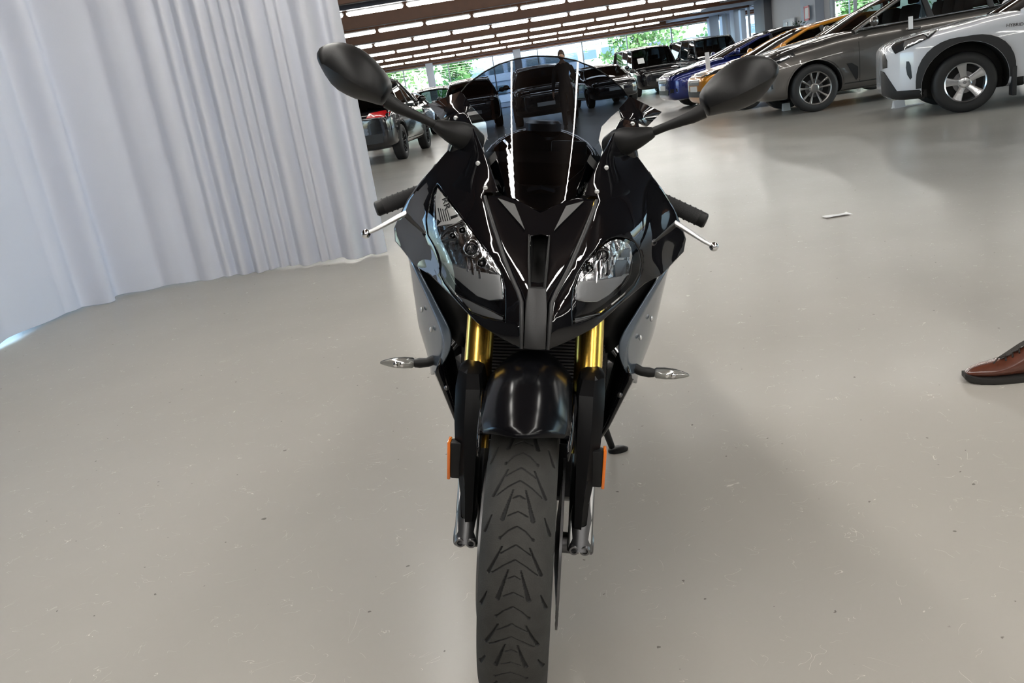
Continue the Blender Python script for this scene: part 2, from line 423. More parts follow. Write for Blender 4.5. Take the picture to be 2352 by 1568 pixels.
# red sign
root = empty('wall_sign', loc=(15.43, 39.5, 2.32)); tag(root, 'small white square sign with a red border on the pale pillar', 'sign')
g = G(); g.box((0, 0, 0), (.02, .62, .62), .004); g.build('sign_plate', mat('white_sign_board', (.8, .8, .8), .4), root)
g = G()
for a in (-1, 1): g.box((-.013, a*.27, 0), (.012, .08, .62)); g.box((-.013, 0, a*.27), (.012, .62, .08))
g.build('red_border', mat('red_sign_paint', (.7, .03, .03), .4), root)

# ---- curtain
def fabric():
    mt = bpy.data.materials.new('pale_grey_drape'); mt.use_nodes = True; n = mt.node_tree.nodes; l = mt.node_tree.links
    b = n['Principled BSDF']; o = n['Material Output']; b.inputs['Roughness'].default_value = .75; b.inputs['Sheen Weight'].default_value = .25
    tc = n.new('ShaderNodeTexCoord'); nz = n.new('ShaderNodeTexNoise'); nz.inputs['Scale'].default_value = 420; l.new(tc.outputs['Object'], nz.inputs['Vector'])
    mx = n.new('ShaderNodeMix'); mx.data_type = 'RGBA'; mx.inputs[6].default_value = (.75, .76, .80, 1); mx.inputs[7].default_value = (.83, .84, .88, 1)
    l.new(nz.outputs[0], mx.inputs[0]); l.new(mx.outputs[2], b.inputs['Base Color'])
    bp = n.new('ShaderNodeBump'); bp.inputs['Strength'].default_value = .12; bp.inputs['Distance'].default_value = .002; l.new(nz.outputs[0], bp.inputs['Height']); l.new(bp.outputs[0], b.inputs['Normal'])
    t = n.new('ShaderNodeBsdfTranslucent'); t.inputs[0].default_value = (.70, .74, .84, 1); ms = n.new('ShaderNodeMixShader'); ms.inputs[0].default_value = .30
    l.new(b.outputs[0], ms.inputs[1]); l.new(t.outputs[0], ms.inputs[2]); l.new(ms.outputs[0], o.inputs[0])
    return mt
drape = fabric()
base_px = [(897, 580), (860, 584), (800, 594), (740, 601), (680, 610), (600, 622), (500, 640), (400, 656), (320, 671), (262, 684), (230, 694), (199, 704), (150, 722), (90, 745), (40, 772), (0, 792)]
bp_ = [on_floor(*q) for q in base_px]+[V((-3.50, 5.05, 0)), V((-3.62, 4.4, 0)), V((-3.66, 3.9, 0))]
pxs = [q[0] for q in base_px]+[-75, -180, -270]
folds = [(-200, 40, .07), (-110, 26, .06), (-40, 40, .05), (100, 60, .045), (160, 22, .03), (228, 27, .105), (330, 45, .03), (420, 34, .045), (492, 26, .05), (531, 13, .06), (566, 15, .07), (606, 14, .075), (634, 9, .06), (658, 8, .055),
         (680, 8, .055), (716, 20, .085), (754, 9, .065), (774, 8, .06), (820, 21, .10), (878, 15, .05)]
NS = 520
pxa = np.linspace(897, -270, NS)
cx = np.interp(-pxa, [-q for q in pxs], [q.x for q in bp_]); cy = np.interp(-pxa, [-q for q in pxs], [q.y for q in bp_])
ker = np.hanning(31); ker /= ker.sum()
cxs = np.convolve(np.pad(cx, 15, mode='edge'), ker, 'valid'); cys = np.convolve(np.pad(cy, 15, mode='edge'), ker, 'valid')
tx, ty = np.gradient(cxs), np.gradient(cys); ln_ = np.hypot(tx, ty); nx_, ny_ = -ty/ln_, tx/ln_      # towards the camera side
fo_ = np.zeros(NS); sh_ = np.zeros(NS)
for c_, w_, a_ in folds:
    d_ = (pxa-c_)/w_; fo_ = np.maximum(fo_, a_*(1.6 if w_ < 28 else 1.15)*np.exp(-np.abs(d_)**2.6)); 
fo_ = np.convolve(np.pad(fo_, 2, mode='edge'), np.ones(5)/5, 'valid')
rows = []
for zi, z in enumerate([.014, .018, .09, .095, .4, .9, 1.4, 2.0, 2.6, 3.2]):
    am = (1.1-.12*z/3.2)+(0.01 if zi == 3 else 0)
    wob = .012*np.sin(pxa*.021+z*1.3)*np.sin(z*1.1+pxa*.004)
    hem = .005*np.sin(pxa*.05)+.004*np.sin(pxa*.017+1) if zi < 2 else 0*pxa
    rows.append([(cxs[i]+nx_[i]*(fo_[i]*am+wob[i]), cys[i]+ny_[i]*(fo_[i]*am+wob[i]), z+hem[i]) for i in range(NS)])
croot = empty('curtain', loc=(0, 0, 0)); tag(croot, 'tall pale grey pleated curtain hanging down to the polished floor', 'curtain')
g = G(); g.grid(rows); o = g.build('drape', drape, croot, angle=180); md = o.modifiers.new('t', 'SOLIDIFY'); md.thickness = .003
g = G(); g.tube([(cxs[i], cys[i], 3.24) for i in range(0, NS, 13)], .022, 8); g.build('curtain_rail', greym, croot)
g = G()
for i in range(4, NS, 20): g.tube([(cxs[i], cys[i], 3.15), (cxs[i]+.002, cys[i], 3.25)], .006, 6)
g.build('hooks', greym, croot)
for i in range(0, NS, 100):
    g = G(); g.tube([(cxs[i], cys[i], 3.24), (cxs[i], cys[i], ZC)], .01, 6); g.build('rail_hanger', greym, croot)

# ---- outside
g = G(); g.add([(-90, 56.4, -.15), (110, 56.4, -.15), (110, 150, -.15), (-90, 150, -.15)], [(0, 1, 2, 3)]); g.add([(16.4, -40, -.15), (110, -40, -.15), (110, 56.4, -.15), (16.4, 56.4, -.15)], [(0, 1, 2, 3)])
g.add([(-90, -60, -.15), (-7.4, -60, -.15), (-7.4, 56.4, -.15), (-90, 56.4, -.15)], [(0, 1, 2, 3)]); g.add([(-7.4, -60, -.15), (16.4, -60, -.15), (16.4, -9.4, -.15), (-7.4, -9.4, -.15)], [(0, 1, 2, 3)])
struct('ground', g, mat('pale_asphalt', (.36, .37, .38), .8, var=.1))
def building(label, x0, x1, y, h, wallc, bandc, nwin, nfl):
    rt = empty('office_building', loc=((x0+x1)/2, y, -.15)); tag(rt, label, 'building'); w_ = x1-x0
    gg = G(); gg.box((0, 5, h/2), (w_, 10, h)); gg.build('wall', mat('facade_'+label[:9], wallc, .7), rt, smooth=False)
    gg = G(); gg.box((0, 5, h+.15), (w_+.6, 10.6, .3), .02); gg.build('roof', mat('flat_roof', (.3, .31, .33), .7), rt)
    fh = h/nfl
    for k in range(nfl):
        gg = G(); gg.box((0, -.08, k*fh+.45), (w_, .16, .7), .01); gg.build('band', mat('band_'+label[:9], bandc, .5), rt)
        for i in range(nwin):
            x = -w_/2+(i+.5)*w_/nwin
            gg = G(); gg.box((x, -.02, k*fh+fh*.62), (w_/nwin*.8, .1, fh*.5), .01); o = gg.build('window', frame_m, rt)
            gg = G(); gg.box((x, -.06, k*fh+fh*.62), (w_/nwin*.72, .06, fh*.44)); gg.build('pane', mat('far_glass', (.10, .16, .20), .08, spec=.8), o, smooth=False)
building('long blue grey office building beyond the glass wall', -2, 17, 88, 6.2, (.40, .50, .62), (.62, .70, .80), 10, 3)
building('low white terrace building outside beside the trees', 18.5, 42, 80, 3.2, (.66, .74, .80), (.34, .42, .56), 10, 1)
leafm = [mat('leaves_green', (.07, .19, .045), .6, var=.5, vscale=1.2), mat('leaves_pale', (.14, .27, .08), .6, var=.5, vscale=1.2)]
bark = mat('bark', (.10, .075, .055), .8)
def tree(x, y, h, r, k, label):
    rt = empty('tree', loc=(x, y, -.15)); tag(rt, label, 'tree', 'trees outside the glass walls')
    gg = G(); gg.tube([(0, 0, 0), (.05, 0, h*.35), (-.05, .05, h*.75)], [.16, .12, .05], 8); gg.build('trunk', bark, rt)
    gg = G(); rg = np.random.default_rng(k); n_ = 1100
    cl = rg.normal(size=(14, 3))*np.array([r*.42, r*.42, h*.17])+np.array([0, 0, h*.60])
    for i in range(n_):
        c = cl[rg.integers(14)]+rg.normal(size=3)*r*.26; c[2] = max(c[2], h*.22)
        a = V(rg.normal(size=3)).normalized(); b = a.cross(V(rg.normal(size=3))).normalized(); s_ = .16+rg.random()*.16; c = V(c)
        gg.add([c-a*s_, c+b*s_*.55, c+a*s_, c-b*s_*.55], [(0, 1, 2, 3)])
    o = gg.build('foliage', leafm[k % 2], rt, smooth=False); o['kind'] = 'stuff'
for k, (x, y, h, r, lb) in enumerate([(-13, 70, 7, 2.6, 'leafy green tree left of the office building outside'), (-6.2, 66, 6.4, 2.6, 'rounded green tree outside just left of the office building'), (-1.0, 74, 5.6, 1.9, 'small tree outside in front of the office end'),
        (14.5, 74, 6.0, 2.2, 'tree outside between office and terrace building'), (20.5, 68, 6.5, 2.4, 'tree outside in front of the white terrace'), (25.5, 60, 8, 2.6, 'tall tree outside near the corner column'), (22.5, 51, 8, 2.5, 'tree outside the side window by the pale column'),
        (25, 43, 8, 2.6, 'tree outside the side window beyond the entrance'), (22, 35, 8, 2.6, 'tree outside the side window right of the red sign'), (24, 25, 8, 2.8, 'tree outside the side window behind the grey car')]):
    tree(x, y, h, r, k, lb)

# ================================================================ MOTORCYCLE
_n = ray(1255, 130).cross(ray(1208, 1300)).normalized()
if _n.x < 0: _n = -_n
_yb = V((-_n.y, _n.x, 0)).normalized(); _zb = _n.cross(_yb)
YA = 1.42
_ob = CAM - _zb*(CAM.z/_zb.z) + _yb*YA
MB_ = Matrix.Identity(4)
for i in range(3):
    MB_[i][0] = _n[i]; MB_[i][1] = _yb[i]; MB_[i][2] = _zb[i]; MB_[i][3] = _ob[i]
MBI = MB_.inverted(); CAML = MBI @ CAM
bike = empty('motorcycle', matrix=MB_)
tag(bike, 'black and grey sport motorcycle leaning on its side stand, front wheel towards the viewer', 'motorcycle')
def B(px, py, y):
    """measured point: pixel and distance along the motorcycle's own length axis"""
    d = MBI.to_3x3() @ ray(px, py); return CAML + d*((y-YA-CAML.y)/d.y)
def surf_pt(px, py, fn, off=0.0):
    y = 1.6
    for _ in range(9):
        q = B(px, py, y); y = float(fn(np.array([[q.x, q.z]]))[0])+off+YA
    q = B(px, py, y); return (q.x, q.z)
def mir(poly): return [(-q[0], q[1]) for q in poly][::-1]
FLOOR_N = MBI.to_3x3() @ V((0, 0, 1)); FLOOR_D = MBI @ V((0, 0, 0))
def floor_z(x, y): return FLOOR_D.z - (FLOOR_N.x*(x-FLOOR_D.x)+FLOOR_N.y*(y-FLOOR_D.y))/FLOOR_N.z

gloss = mat('gloss_black_fairing', (.004, .004, .005), .3, coat=1.0, spec=.0, coat_rough=.02)
satin = mat('satin_black_plastic', (.007, .007, .0073), .44, spec=.28, bump=.12, bscale=900)
cover_m = mat('black_fork_cover_plastic', (.005, .005, .0055), .32, spec=.14)
satin_mid = mat('matte_charcoal_plastic', (.024, .024, .025), .42, bump=.10, bscale=900)
rubber = mat('dusty_tyre_rubber', (.042, .041, .038), .75, spec=.25, bump=.35, bscale=420, var=.45, vscale=26)
groove = mat('tyre_groove_rubber', (.009, .009, .009), .7)
sidewall = mat('tyre_sidewall', (.020, .020, .021), .55)
black_metal = mat('black_metal', (.010, .010, .011), .32, metal=.4)
steel = mat('brushed_aluminium', (.74, .74, .74), .42, metal=.9, bump=.1, bscale=300)
steel_d = mat('dark_steel', (.16, .16, .165), .35, metal=.9)
chrome = mat('chrome', (.82, .82, .83), .06, metal=1.0)
gold = mat('gold_anodised', (.80, .50, .10), .24, metal=1.0)
grey_paint = mat('grey_metallic_fairing', (.11, .145, .19), .24, metal=.5, coat=.7, coat_rough=.03)
silver_dec = mat('silver_decal', (.45, .46, .47), .35, metal=.5)
orange_r = mat('orange_reflector', (.75, .17, .01), .25, coat=.6, emit=(.8, .18, .0), estr=0.0)
screen_m = pane('smoked_windscreen', (.085, .103, .13), ior=1.45)
lens_m = pane('clear_headlight_lens', (.93, .94, .95), ior=1.28)
red_ind = mat('seat_black', (.018, .018, .019), .7, bump=.2, bscale=300)

STEER = R(2.3)
def S(q):
    x, y = q.x, q.y-.09; return V((x*math.cos(STEER)+y*math.sin(STEER)-.003, -x*math.sin(STEER)+y*math.cos(STEER)+.09, q.z))

# ---- tyre
def tyre(g, cy, rad, hw, fine):
    prof_n = 150 if fine else 26
    if fine: ph = np.concatenate([np.linspace(-78, 78, 1150), np.linspace(78, 282, 230)[1:-1]])
    else: ph = np.linspace(0, 360, 90, endpoint=False)
    ts = np.linspace(-1, 1, prof_n)
    # section: crown arc then sidewall
    prof = []
    for t in ts:
        a = abs(t)
        if a < .8: th = a/.8*R(66); x = hw*1.0*math.sin(th)/math.sin(R(66))*.985; dr = hw*.98*(1-math.cos(th))
        else:
            k = (a-.8)/.2; x = hw*.985+hw*.015*math.sin(k*math.pi)-hw*.16*k*k; dr = hw*.98*(1-math.cos(R(66)))+k*.042
        prof.append((math.copysign(x, t), dr))
    X = np.array([q[0] for q in prof]); D = np.array([q[1] for q in prof])
    vs = []; nr, nc = len(ph), prof_n
    gm = np.zeros((nr, nc))
    if fine:
        P = 24.0; vv = ((34.3-ph) % P)/P; Xg = X[None, :]; circ = .3*R(P)
        def seg(u0, v0, u1, v1, w0, w1, depth):
            nonlocal gm
            for sh in (0, 1, -1):
                for sg in (1, -1):
                    ax, av, bx, bv = u0*sg, (v0+sh)*circ, u1*sg, (v1+sh)*circ
                    dx, dv = bx-ax, bv-av; L2 = dx*dx+dv*dv
                    px_, pv_ = Xg-ax, (vv*circ)[:, None]-av
                    t = np.clip((px_*dx+pv_*dv)/L2, 0, 1); d = np.hypot(px_-t*dx, pv_-t*dv); w = w0+(w1-w0)*t
                    gm = np.maximum(gm, np.where(d < w/2, depth, 0))
        f_ = .0016
        seg(0, 0, .014, .06, f_, f_, .0022); seg(.014, .06, .026, .155, f_, f_, .0022); seg(.026, .15, .0262, .16, .004, .004, .003)
        seg(0, .227, .024, .345, f_, f_, .0022); seg(.022, .258, .042, .60, .0016, .0046, .0042)
        seg(0, .41, .018, .49, f_, f_, .0022); seg(.018, .49, .036, .60, f_, f_, .0022)
        seg(.010, .536, .0245, .918, .0014, .0062, .0042); seg(0, .61, .009, .645, f_, f_, .0022); seg(0, .815, .016, .875, f_, f_, .0022)
        seg(.0425, .86, .052, 1.07, .0012, .0050, .004)
    for i, a in enumerate(ph):
        ca, sa = math.cos(R(a)), math.sin(R(a)); rr = rad-D-gm[i]
        vs += [(X[j], cy-rr[j]*ca, rad+rr[j]*sa) for j in range(nc)]
    fs = []; mi = []
    for i in range(nr):
        i2 = (i+1) % nr
        for j in range(nc-1):
            fs.append((i*nc+j, i*nc+j+1, i2*nc+j+1, i2*nc+j))
            dp = max(gm[i, j], gm[i, j+1], gm[i2, j]) if fine else 0
            mi.append(1 if dp > .001 else (2 if abs(ts[j]) > .8 else 0))
    k = len(g.v); g.v += vs; g.f += fs; g.mi += mi
g = G(); tyre(g, 0, .30, .0605, True); g.xform(S); g.build('front_tyre', [rubber, groove, sidewall], bike, angle=180)
# ---- front rim
wheel_black = mat('black_wheel_rim', (.012, .012, .012), .3, coat=.4)
g = G(); c0 = (0, 0, .30)
g.lathe([(.222, -.048), (.228, -.046), (.216, -.036), (.205, -.02), (.20, 0), (.205, .02), (.216, .036), (.228, .046), (.222, .048), (.19, .02), (.185, 0), (.19, -.02), (.222, -.048)], c0, 'x', 60)
g.lathe([(.016, -.05), (.04, -.05), (.045, -.02), (.045, .02), (.04, .05), (.016, .05)], c0, 'x', 24)
g.xform(S); o = g.build('front_rim', wheel_black, bike)
for k in range(5):
    for s_ in (-1, 1):
        a = 2*math.pi*k/5+s_*.16; gg = G()
        gg.tube([(0, math.cos(a-s_*.1)*.04, .3+math.sin(a-s_*.1)*.04), (0, math.cos(a)*.13, .3+math.sin(a)*.13), (0, math.cos(a)*.192, .3+math.sin(a)*.192)], [.012, .010, .012], 8, flat=1.3); gg.xform(S); gg.build('spoke', wheel_black, o)
for s_ in (-1, 1):
    gg = G(); x = s_*.071
    gg.lathe([(.118, x-.0022), (.160, x-.0022), (.160, x+.0022), (.118, x+.0022), (.118, x-.0022)], c0, 'x', 60); gg.xform(S); dsk = gg.build('brake_disc', steel_d, bike)
    gg = G(); gg.lathe([(.045, x*.9-.003), (.117, x-.003), (.117, x+.003), (.045, x*.9+.003)], c0, 'x', 40); gg.xform(S); gg.build('disc_carrier', black_metal, dsk)
    gg = G()
    for k in range(18):
        for r_ in (.127, .139, .151):
            a = 2*math.pi*(k+.33*(r_*1000 % 3))/18; gg.lathe([(0, x-.0026), (.0035, x-.0026), (.0035, x+.0026), (0, x+.0026)], (0, math.cos(a)*r_, .3+math.sin(a)*r_), 'x', 6)
    gg.xform(S); o = gg.build('vent_holes', black_metal, dsk); o['kind'] = 'stuff'
    gg = G(); gg.box((s_*.078, .128, .385), (.062, .062, .11), .012, rot=Matrix.Rotation(R(-35), 3, 'X')); gg.xform(S); cal = gg.build('brake_caliper', black_metal, bike)
    for zz in (-.03, .03):
        gg = G(); gg.lathe([(0, s_*.112), (.010, s_*.112), (.010, s_*.104)], (0, .128+zz*.57, .385+zz*.82), 'x', 12); gg.xform(S); gg.build('caliper_bolt', steel, cal)
    # fork
    fx = s_*.1075
    A0 = V((fx, -.045, .265)); A1 = V((fx*.985, .275, .985)); ax = (A1-A0)
    P_ = lambda t: A0+ax*t
    gg = G(); gg.tube([P_(.28), P_(.40), P_(.415), P_(.43), P_(.945)], [.0305, .0305, .0305, .0275, .0275], 28); gg.xform(S); fk = gg.build('fork_tube', gold, bike)
    gg = G(); gg.tube([P_(.40), P_(.415)], .0315, 28); gg.xform(S); gg.build('fork_collar', gold, fk)
    gg = G(); gg.tube([P_(.05), P_(.3)], .0235, 20); gg.xform(S); gg.build('fork_stanchion', steel_d, fk)
    # silver axle foot with pinch bolts
    gg = G()
    sec = lambda y, z, x0, x1, d: [(x0, y, z), (x1, y, z), (x1, y+d, z), (x0, y+d, z)]
    o_, i_ = s_*.1275, s_*.0855
    gg.grid([sec(-.037, .298, i_, o_, .075), sec(-.036, .330, i_, o_, .075), sec(-.018, .36, i_, o_*1.0, .06), sec(.012, .45, s_*.098, s_*.1285, .04)], closed_u=True)
    gg.f += [(0, 1, 2, 3)[::-1], (12, 13, 14, 15)]; gg.mi += [0, 0]; gg.xform(S); ft = gg.build('axle_clamp', steel, bike, angle=30)
    ft.modifiers.new('b', 'BEVEL').width = .003; ft.modifiers['b'].segments = 2
    for k, bx in enumerate((.0965, .1170)):
        gg = G(); gg.lathe([(0, -.0425), (.0052, -.0425), (.0056, -.0475), (.0086, -.0475), (.0100, -.0455), (.0100, -.036)], (s_*bx, 0, .311), 'y', 18); gg.xform(S); gg.build('pinch_bolt', steel_d, ft)
    gg = G(); gg.lathe([(0, s_*.134), (.017, s_*.134), (.020, s_*.131), (.020, s_*.06), (0, s_*.06)], c0, 'x', 20); gg.xform(S); gg.build('axle_nut', steel_d, ft)
    # black fork cover
    gg = G(); rows = []
    for z, y, xa, xb, d in [(.628, .052, .103, .126, .05), (.622, .028, .092, .136, .075), (.600, .004, .0865, .138, .09), (.55, -.014, .0865, .1375, .085), (.50, -.027, .0875, .134, .07), (.45, -.038, .0885, .127, .05), (.40, -.047, .0895, .119, .035), (.360, -.052, .0905, .1165, .028), (.355, -.044, .093, .114, .02)]:
        m_ = (xa+xb)/2
        rows.append([(s_*xa, y+d, z), (s_*xa, y+.010, z), (s_*(xa+.004), y, z), (s_*(m_+.004), y-.002, z), (s_*(xb-.012), y+.004, z), (s_*xb, y+.018, z), (s_*(xb+.001), y+d*.6, z), (s_*(xb-.004), y+d, z)])
    gg.grid(rows, closed_u=True); k = len(rows)-1
    gg.f += [tuple(range(8)), tuple(range(k*8, k*8+8))]; gg.mi += [0, 0]; gg.xform(S); o = gg.build('fork_cover', cover_m, bike, angle=26)
    # reflector
    gg = G(); gg.box((s_*.1285, -.012, .468), (.024, .024, .072), .004); gg.xform(S); rf = gg.build('reflector_housing', satin, bike)
    gg = G(); gg.box((s_*.143, -.012, .468), (.006, .027, .076), .002); gg.xform(S); gg.build('orange_reflector', orange_r, rf)
# ---- front fender
g = G(); rows = []
for k in range(27):
    ph = 57+k*3.4; a = R(ph); e = max(0, 1-k/3.0); row = []
    wd = .078-.004*e; R0 = .328+.012*math.sin(min(1, k/10)*1.4)
    for j in range(21):
        t = -1+j*.1; x = wd*t*(1-.06*t*t*0); rr = R0+.026-.052*abs(t)**2.3
        aa = a+R(7)*(abs(t)**2)*e*1.0+R(4)*(1 if k == 0 else 0)*0
        row.append((x, -rr*math.cos(aa), .3+rr*math.sin(aa)))
    rows.append(row)
g.grid(rows); g.xform(S); o = g.build('front_fender', mat('gloss_black_fender', (.004, .004, .005), .3, coat=.45, spec=.0, coat_rough=.18), bike, angle=60); md = o.modifiers.new('t', 'SOLIDIFY'); md.thickness = .004; md.offset = -1
for s_ in (-1, 1):     # stay joining fender and fork
    gg = G(); gg.grid([[(s_*.076, -.150, .566), (s_*.0765, -.156, .552), (s_*.077, -.150, .540)], [(s_*.080, -.09, .588), (s_*.083, -.10, .568), (s_*.085, -.09, .545)], [(s_*.084, -.02, .612), (s_*.088, -.03, .59), (s_*.089, -.02, .56)]]); gg.xform(S)
    q = gg.build('fender_bracket', gloss, o); md = q.modifiers.new('t', 'SOLIDIFY'); md.thickness = .004

# ---- nose and upper fairing
ctl = [(1196, 801, 1.405), (1196, 692, 1.425), (1157, 596, 1.475), (1117, 473, 1.545), (1145, 442, 1.565), (1123, 380, 1.60), (1096, 315, 1.645), (1073, 262, 1.70), (1129, 764, 1.43), (1078, 725, 1.475), (1039, 683, 1.52), (988, 632, 1.60),
       (952, 610, 1.655), (932, 585, 1.70), (907, 554, 1.745), (903, 526, 1.755), (913, 503, 1.735), (935, 459, 1.715), (966, 416, 1.695), (1000, 378, 1.685), (1035, 338, 1.69), (1020, 300, 1.72), (1030, 268, 1.74), (1080, 600, 1.495), (1030, 560, 1.55),
       (1000, 500, 1.60), (1005, 425, 1.645), (1060, 470, 1.575), (1090, 530, 1.525), (1120, 640, 1.465), (1236, 800, 1.395), (1238, 690, 1.42), (1240, 590, 1.47), (1243, 487, 1.545)]
cp = []
for px, py, y in ctl:
    q = B(px, py, y); cp.append((min(q.x, 0), q.z, q.y))
FD = RBF(cp)
SP = lambda pts, off=0.0: [surf_pt(*q, FD, off) for q in pts]
left_px = [(1196, 801), (1196, 745), (1196, 692), (1188, 669), (1172, 634), (1157, 596), (1135, 530), (1117, 473), (1111, 452), (1115, 443), (1146, 442), (1123, 380), (1096, 315), (1073, 262), (1064, 258), (1034, 266), (1022, 300), (1034, 338), (1000, 378), (966, 416), (935, 459), (913, 503), (904, 524), (907, 554),
           (932, 585), (952, 610), (988, 632), (1039, 683), (1078, 725), (1095, 742), (1129, 764)]
outL = SP(left_px); outR = mir(outL)
hlL_px = [(1005, 422), (1024, 448), (1045, 477), (1073, 514), (1101, 553), (1130, 590), (1152, 626), (1160, 660), (1161, 700), (1160, 740), (1120, 733), (1083, 720), (1062, 700), (1042, 676), (1022, 650), (1012, 630), (1014, 606), (1007, 582), (997, 562), (984, 540), (980, 506), (986, 464), (995, 433)]
hlR_px = [(1416, 545), (1438, 547), (1457, 558), (1469, 578), (1474, 605), (1470, 632), (1457, 657), (1436, 679), (1410, 701), (1382, 721), (1350, 735), (1316, 744), (1314, 700), (1318, 660), (1327, 630), (1346, 600), (1374, 569), (1396, 550)]
hL = SP(hlL_px); hR = SP(hlR_px)
panel('upper_fairing', outL, FD, gloss, bike, holes=[hL], step=.0085, thick=.012, edge=.003)
panel('upper_fairing', outR, FD, gloss, bike, holes=[hR], step=.0085, thick=.012, edge=.003)
# central nose: ridges, intake and beak plate
def ND(q):
    q = np.asarray(q); return FD(q)+.010
inL_px = [(1199, 801), (1199, 745), (1199, 694), (1191, 669), (1176, 634), (1161, 596), (1140, 530), (1122, 473), (1119, 452)]
inL = SP(inL_px); inR = mir(inL)
topV = SP([(1157, 452), (1200, 468), (1244, 487)]); nose_out = inL+[topV[0], topV[1], (0, topV[2][1])]+[(-topV[1][0], topV[1][1]), (-topV[0][0], topV[0][1])]+inR
duct = SP([(1219, 545), (1243, 541), (1262, 546), (1254, 652), (1236, 654), (1219, 652)])
panel('nose_panel', nose_out, ND, gloss, bike, holes=[duct], step=.008, thick=.012, edge=.002)
g = G(); dd = [(q[0], float(FD(np.array([q]))[0])+.016, q[1]) for q in densify(duct, .01)]
g.grid([dd, [(q[0]*.8, q[1]+.07, q[2]+.02) for q in dd]], closed_u=True); k = len(dd); g.f.append(tuple(range(k, 2*k))); g.mi.append(0)
g.build('air_intake', mat('intake_dark', (.006, .006, .006), .6), bike)
for s_ in (-1, 1):
    rg = [V((s_*abs(q[0]), float(FD(np.array([q]))[0])-.001, q[1])) for q in SP([(1114, 450), (1119, 473), (1137, 530), (1159, 596), (1174, 634), (1190, 669), (1198, 694), (1198, 745), (1198, 800)])]
    g = G(); g.tube(rg, [.003]+[.0042]*7+[.003], 10, flat=.9); g.build('nose_ridge', satin_mid, bike)
    tri = [(s_*abs(q[0]), q[1]) for q in SP([(1143, 456), (1182, 470), (1205, 528)])]  # grey triangles: matte reflections on the nose put into the colour
    panel('nose_sheen', tri, lambda q: FD(q)+.003, mat('grey_sheen_plastic', (.10, .10, .10), .5), bike, step=.01, thick=.007, edge=.0015)
pl = [(-abs(q[0]), q[1]) for q in SP([(1203, 800), (1205, 745), (1207, 700), (1213, 660)])]; pl = pl+mir(pl)
panel('beak_plate', pl, lambda q: FD(q)-.0005, satin_mid, bike, step=.009, thick=.012, edge=.002)
for s_ in (-1, 1):
    rr_ = [V((s_*abs(q[0]), float(FD(np.array([q]))[0])+.004, q[1])) for q in SP([(1215, 540), (1215, 600), (1216, 660), (1219, 700)])]
    g = G(); g.tube(rr_, [.0015, .003, .003, .001], 8); g.build('duct_lip', satin, bike)

# ---- headlights
def headlight(unit, bowl_px, lamps, strip_px, band_col, tri_px=None):
    rt = panel('headlight', unit, lambda q: FD(q)+.001, lens_m, bike, step=.009, thick=.006, edge=.001)
    panel('housing', unit, lambda q: FD(q)+.020, gloss, rt, step=.012, thick=.03, edge=.001)
    bowl = SP(bowl_px, .012)
    cxm = np.mean([q[0] for q in bowl]); czm = np.mean([q[1] for q in bowl])
    rad_ = max(math.hypot(q[0]-cxm, q[1]-czm) for q in bowl)
    def bd(q):
        q = np.asarray(q); r_ = np.hypot(q[:, 0]-cxm, q[:, 1]-czm)/rad_
        return FD(q)+.017-.004*r_+.0022*np.sin(q[:, 0]*310+q[:, 1]*90)*np.clip((q[:, 1]-czm)*60+.4, 0, 1)
    panel('reflector', bowl, bd, mat('satin_chrome_reflector', (.66, .66, .67), .17, metal=1.0, bump=1.0, bscale=70), rt, step=.006, thick=.004, edge=.001)
    # plain grey shelf in the lower part of the bowl
    zs = [q[1] for q in bowl]; zc = min(zs)+(max(zs)-min(zs))*(.30 if tri_px else .42)
    low = [q for q in densify(bowl, .006) if q[1] < zc]
    if len(low) > 4:
        low = inset(low, .002); panel('lower_shelf', low, lambda q: FD(q)+.009, mat('grey_lamp_shelf', (.30, .30, .305), .35, metal=.2), rt, step=.01, thick=.006, edge=.0015)
    for px, py, r_ in lamps:
        c = surf_pt(px, py, FD, .006); y = float(FD(np.array([c]))[0])+.008; nrm = V((0, -1, 0))
        gg = G(); gg.lathe([(r_*.72, y+.001), (r_*.80, y-.006), (r_*.95, y-.008), (r_*1.08, y-.004), (r_*1.12, y+.012)], (c[0], 0, c[1]), 'y', 28); ring = gg.build('lamp_bezel', chrome, rt)
        gg = G(); gg.lathe([(0, y-.006), (r_*.35, y-.0052), (r_*.62, y-.002), (r_*.76, y+.003)], (c[0], 0, c[1]), 'y', 24); gg.build('projector_lens', mat('dark_projector_glass', (.02, .021, .024), .04, spec=.8, coat=1.0), ring)
        gg = G(); gg.lathe([(0, y-.0072), (r_*.22, y-.0068), (r_*.25, y-.005)], (c[0], 0, c[1]), 'y', 16); gg.build('bulb_shield', steel_d, ring)
    if strip_px:
        stp = SP(strip_px, .008); panel('position_light', stp, lambda q: FD(q)+.010, mat('smoky_strip_lens', (.16, .16, .165), .1, coat=1.0), rt, step=.008, thick=.005, edge=.0015)
        top = [V((q[0], float(FD(np.array([q]))[0])+.007, q[1])) for q in stp[:2]]
        gg = G(); gg.tube([top[0], top[0].lerp(top[1], .5), top[1]], [.0010, .0016, .0014], 8); gg.build('strip_edge', chrome, rt)
    if tri_px:
        tri = SP(tri_px, .008); panel('upper_reflector', tri, lambda q: FD(q)+.011, mat('bright_chrome_plate', (.80, .79, .77), .3, metal=.35), rt, step=.008, thick=.006, edge=.001)  # plate whitened: a lamp's reflection put into its colour
    return rt
bowlL = [(1003, 432), (1022, 452), (1044, 480), (1072, 517), (1100, 556), (1128, 592), (1150, 628), (1156, 660), (1156, 688), (1123, 691), (1095, 681), (1061, 653), (1033, 628), (1018, 606), (1013, 583), (1001, 562), (989, 537), (987, 506), (991, 466)]
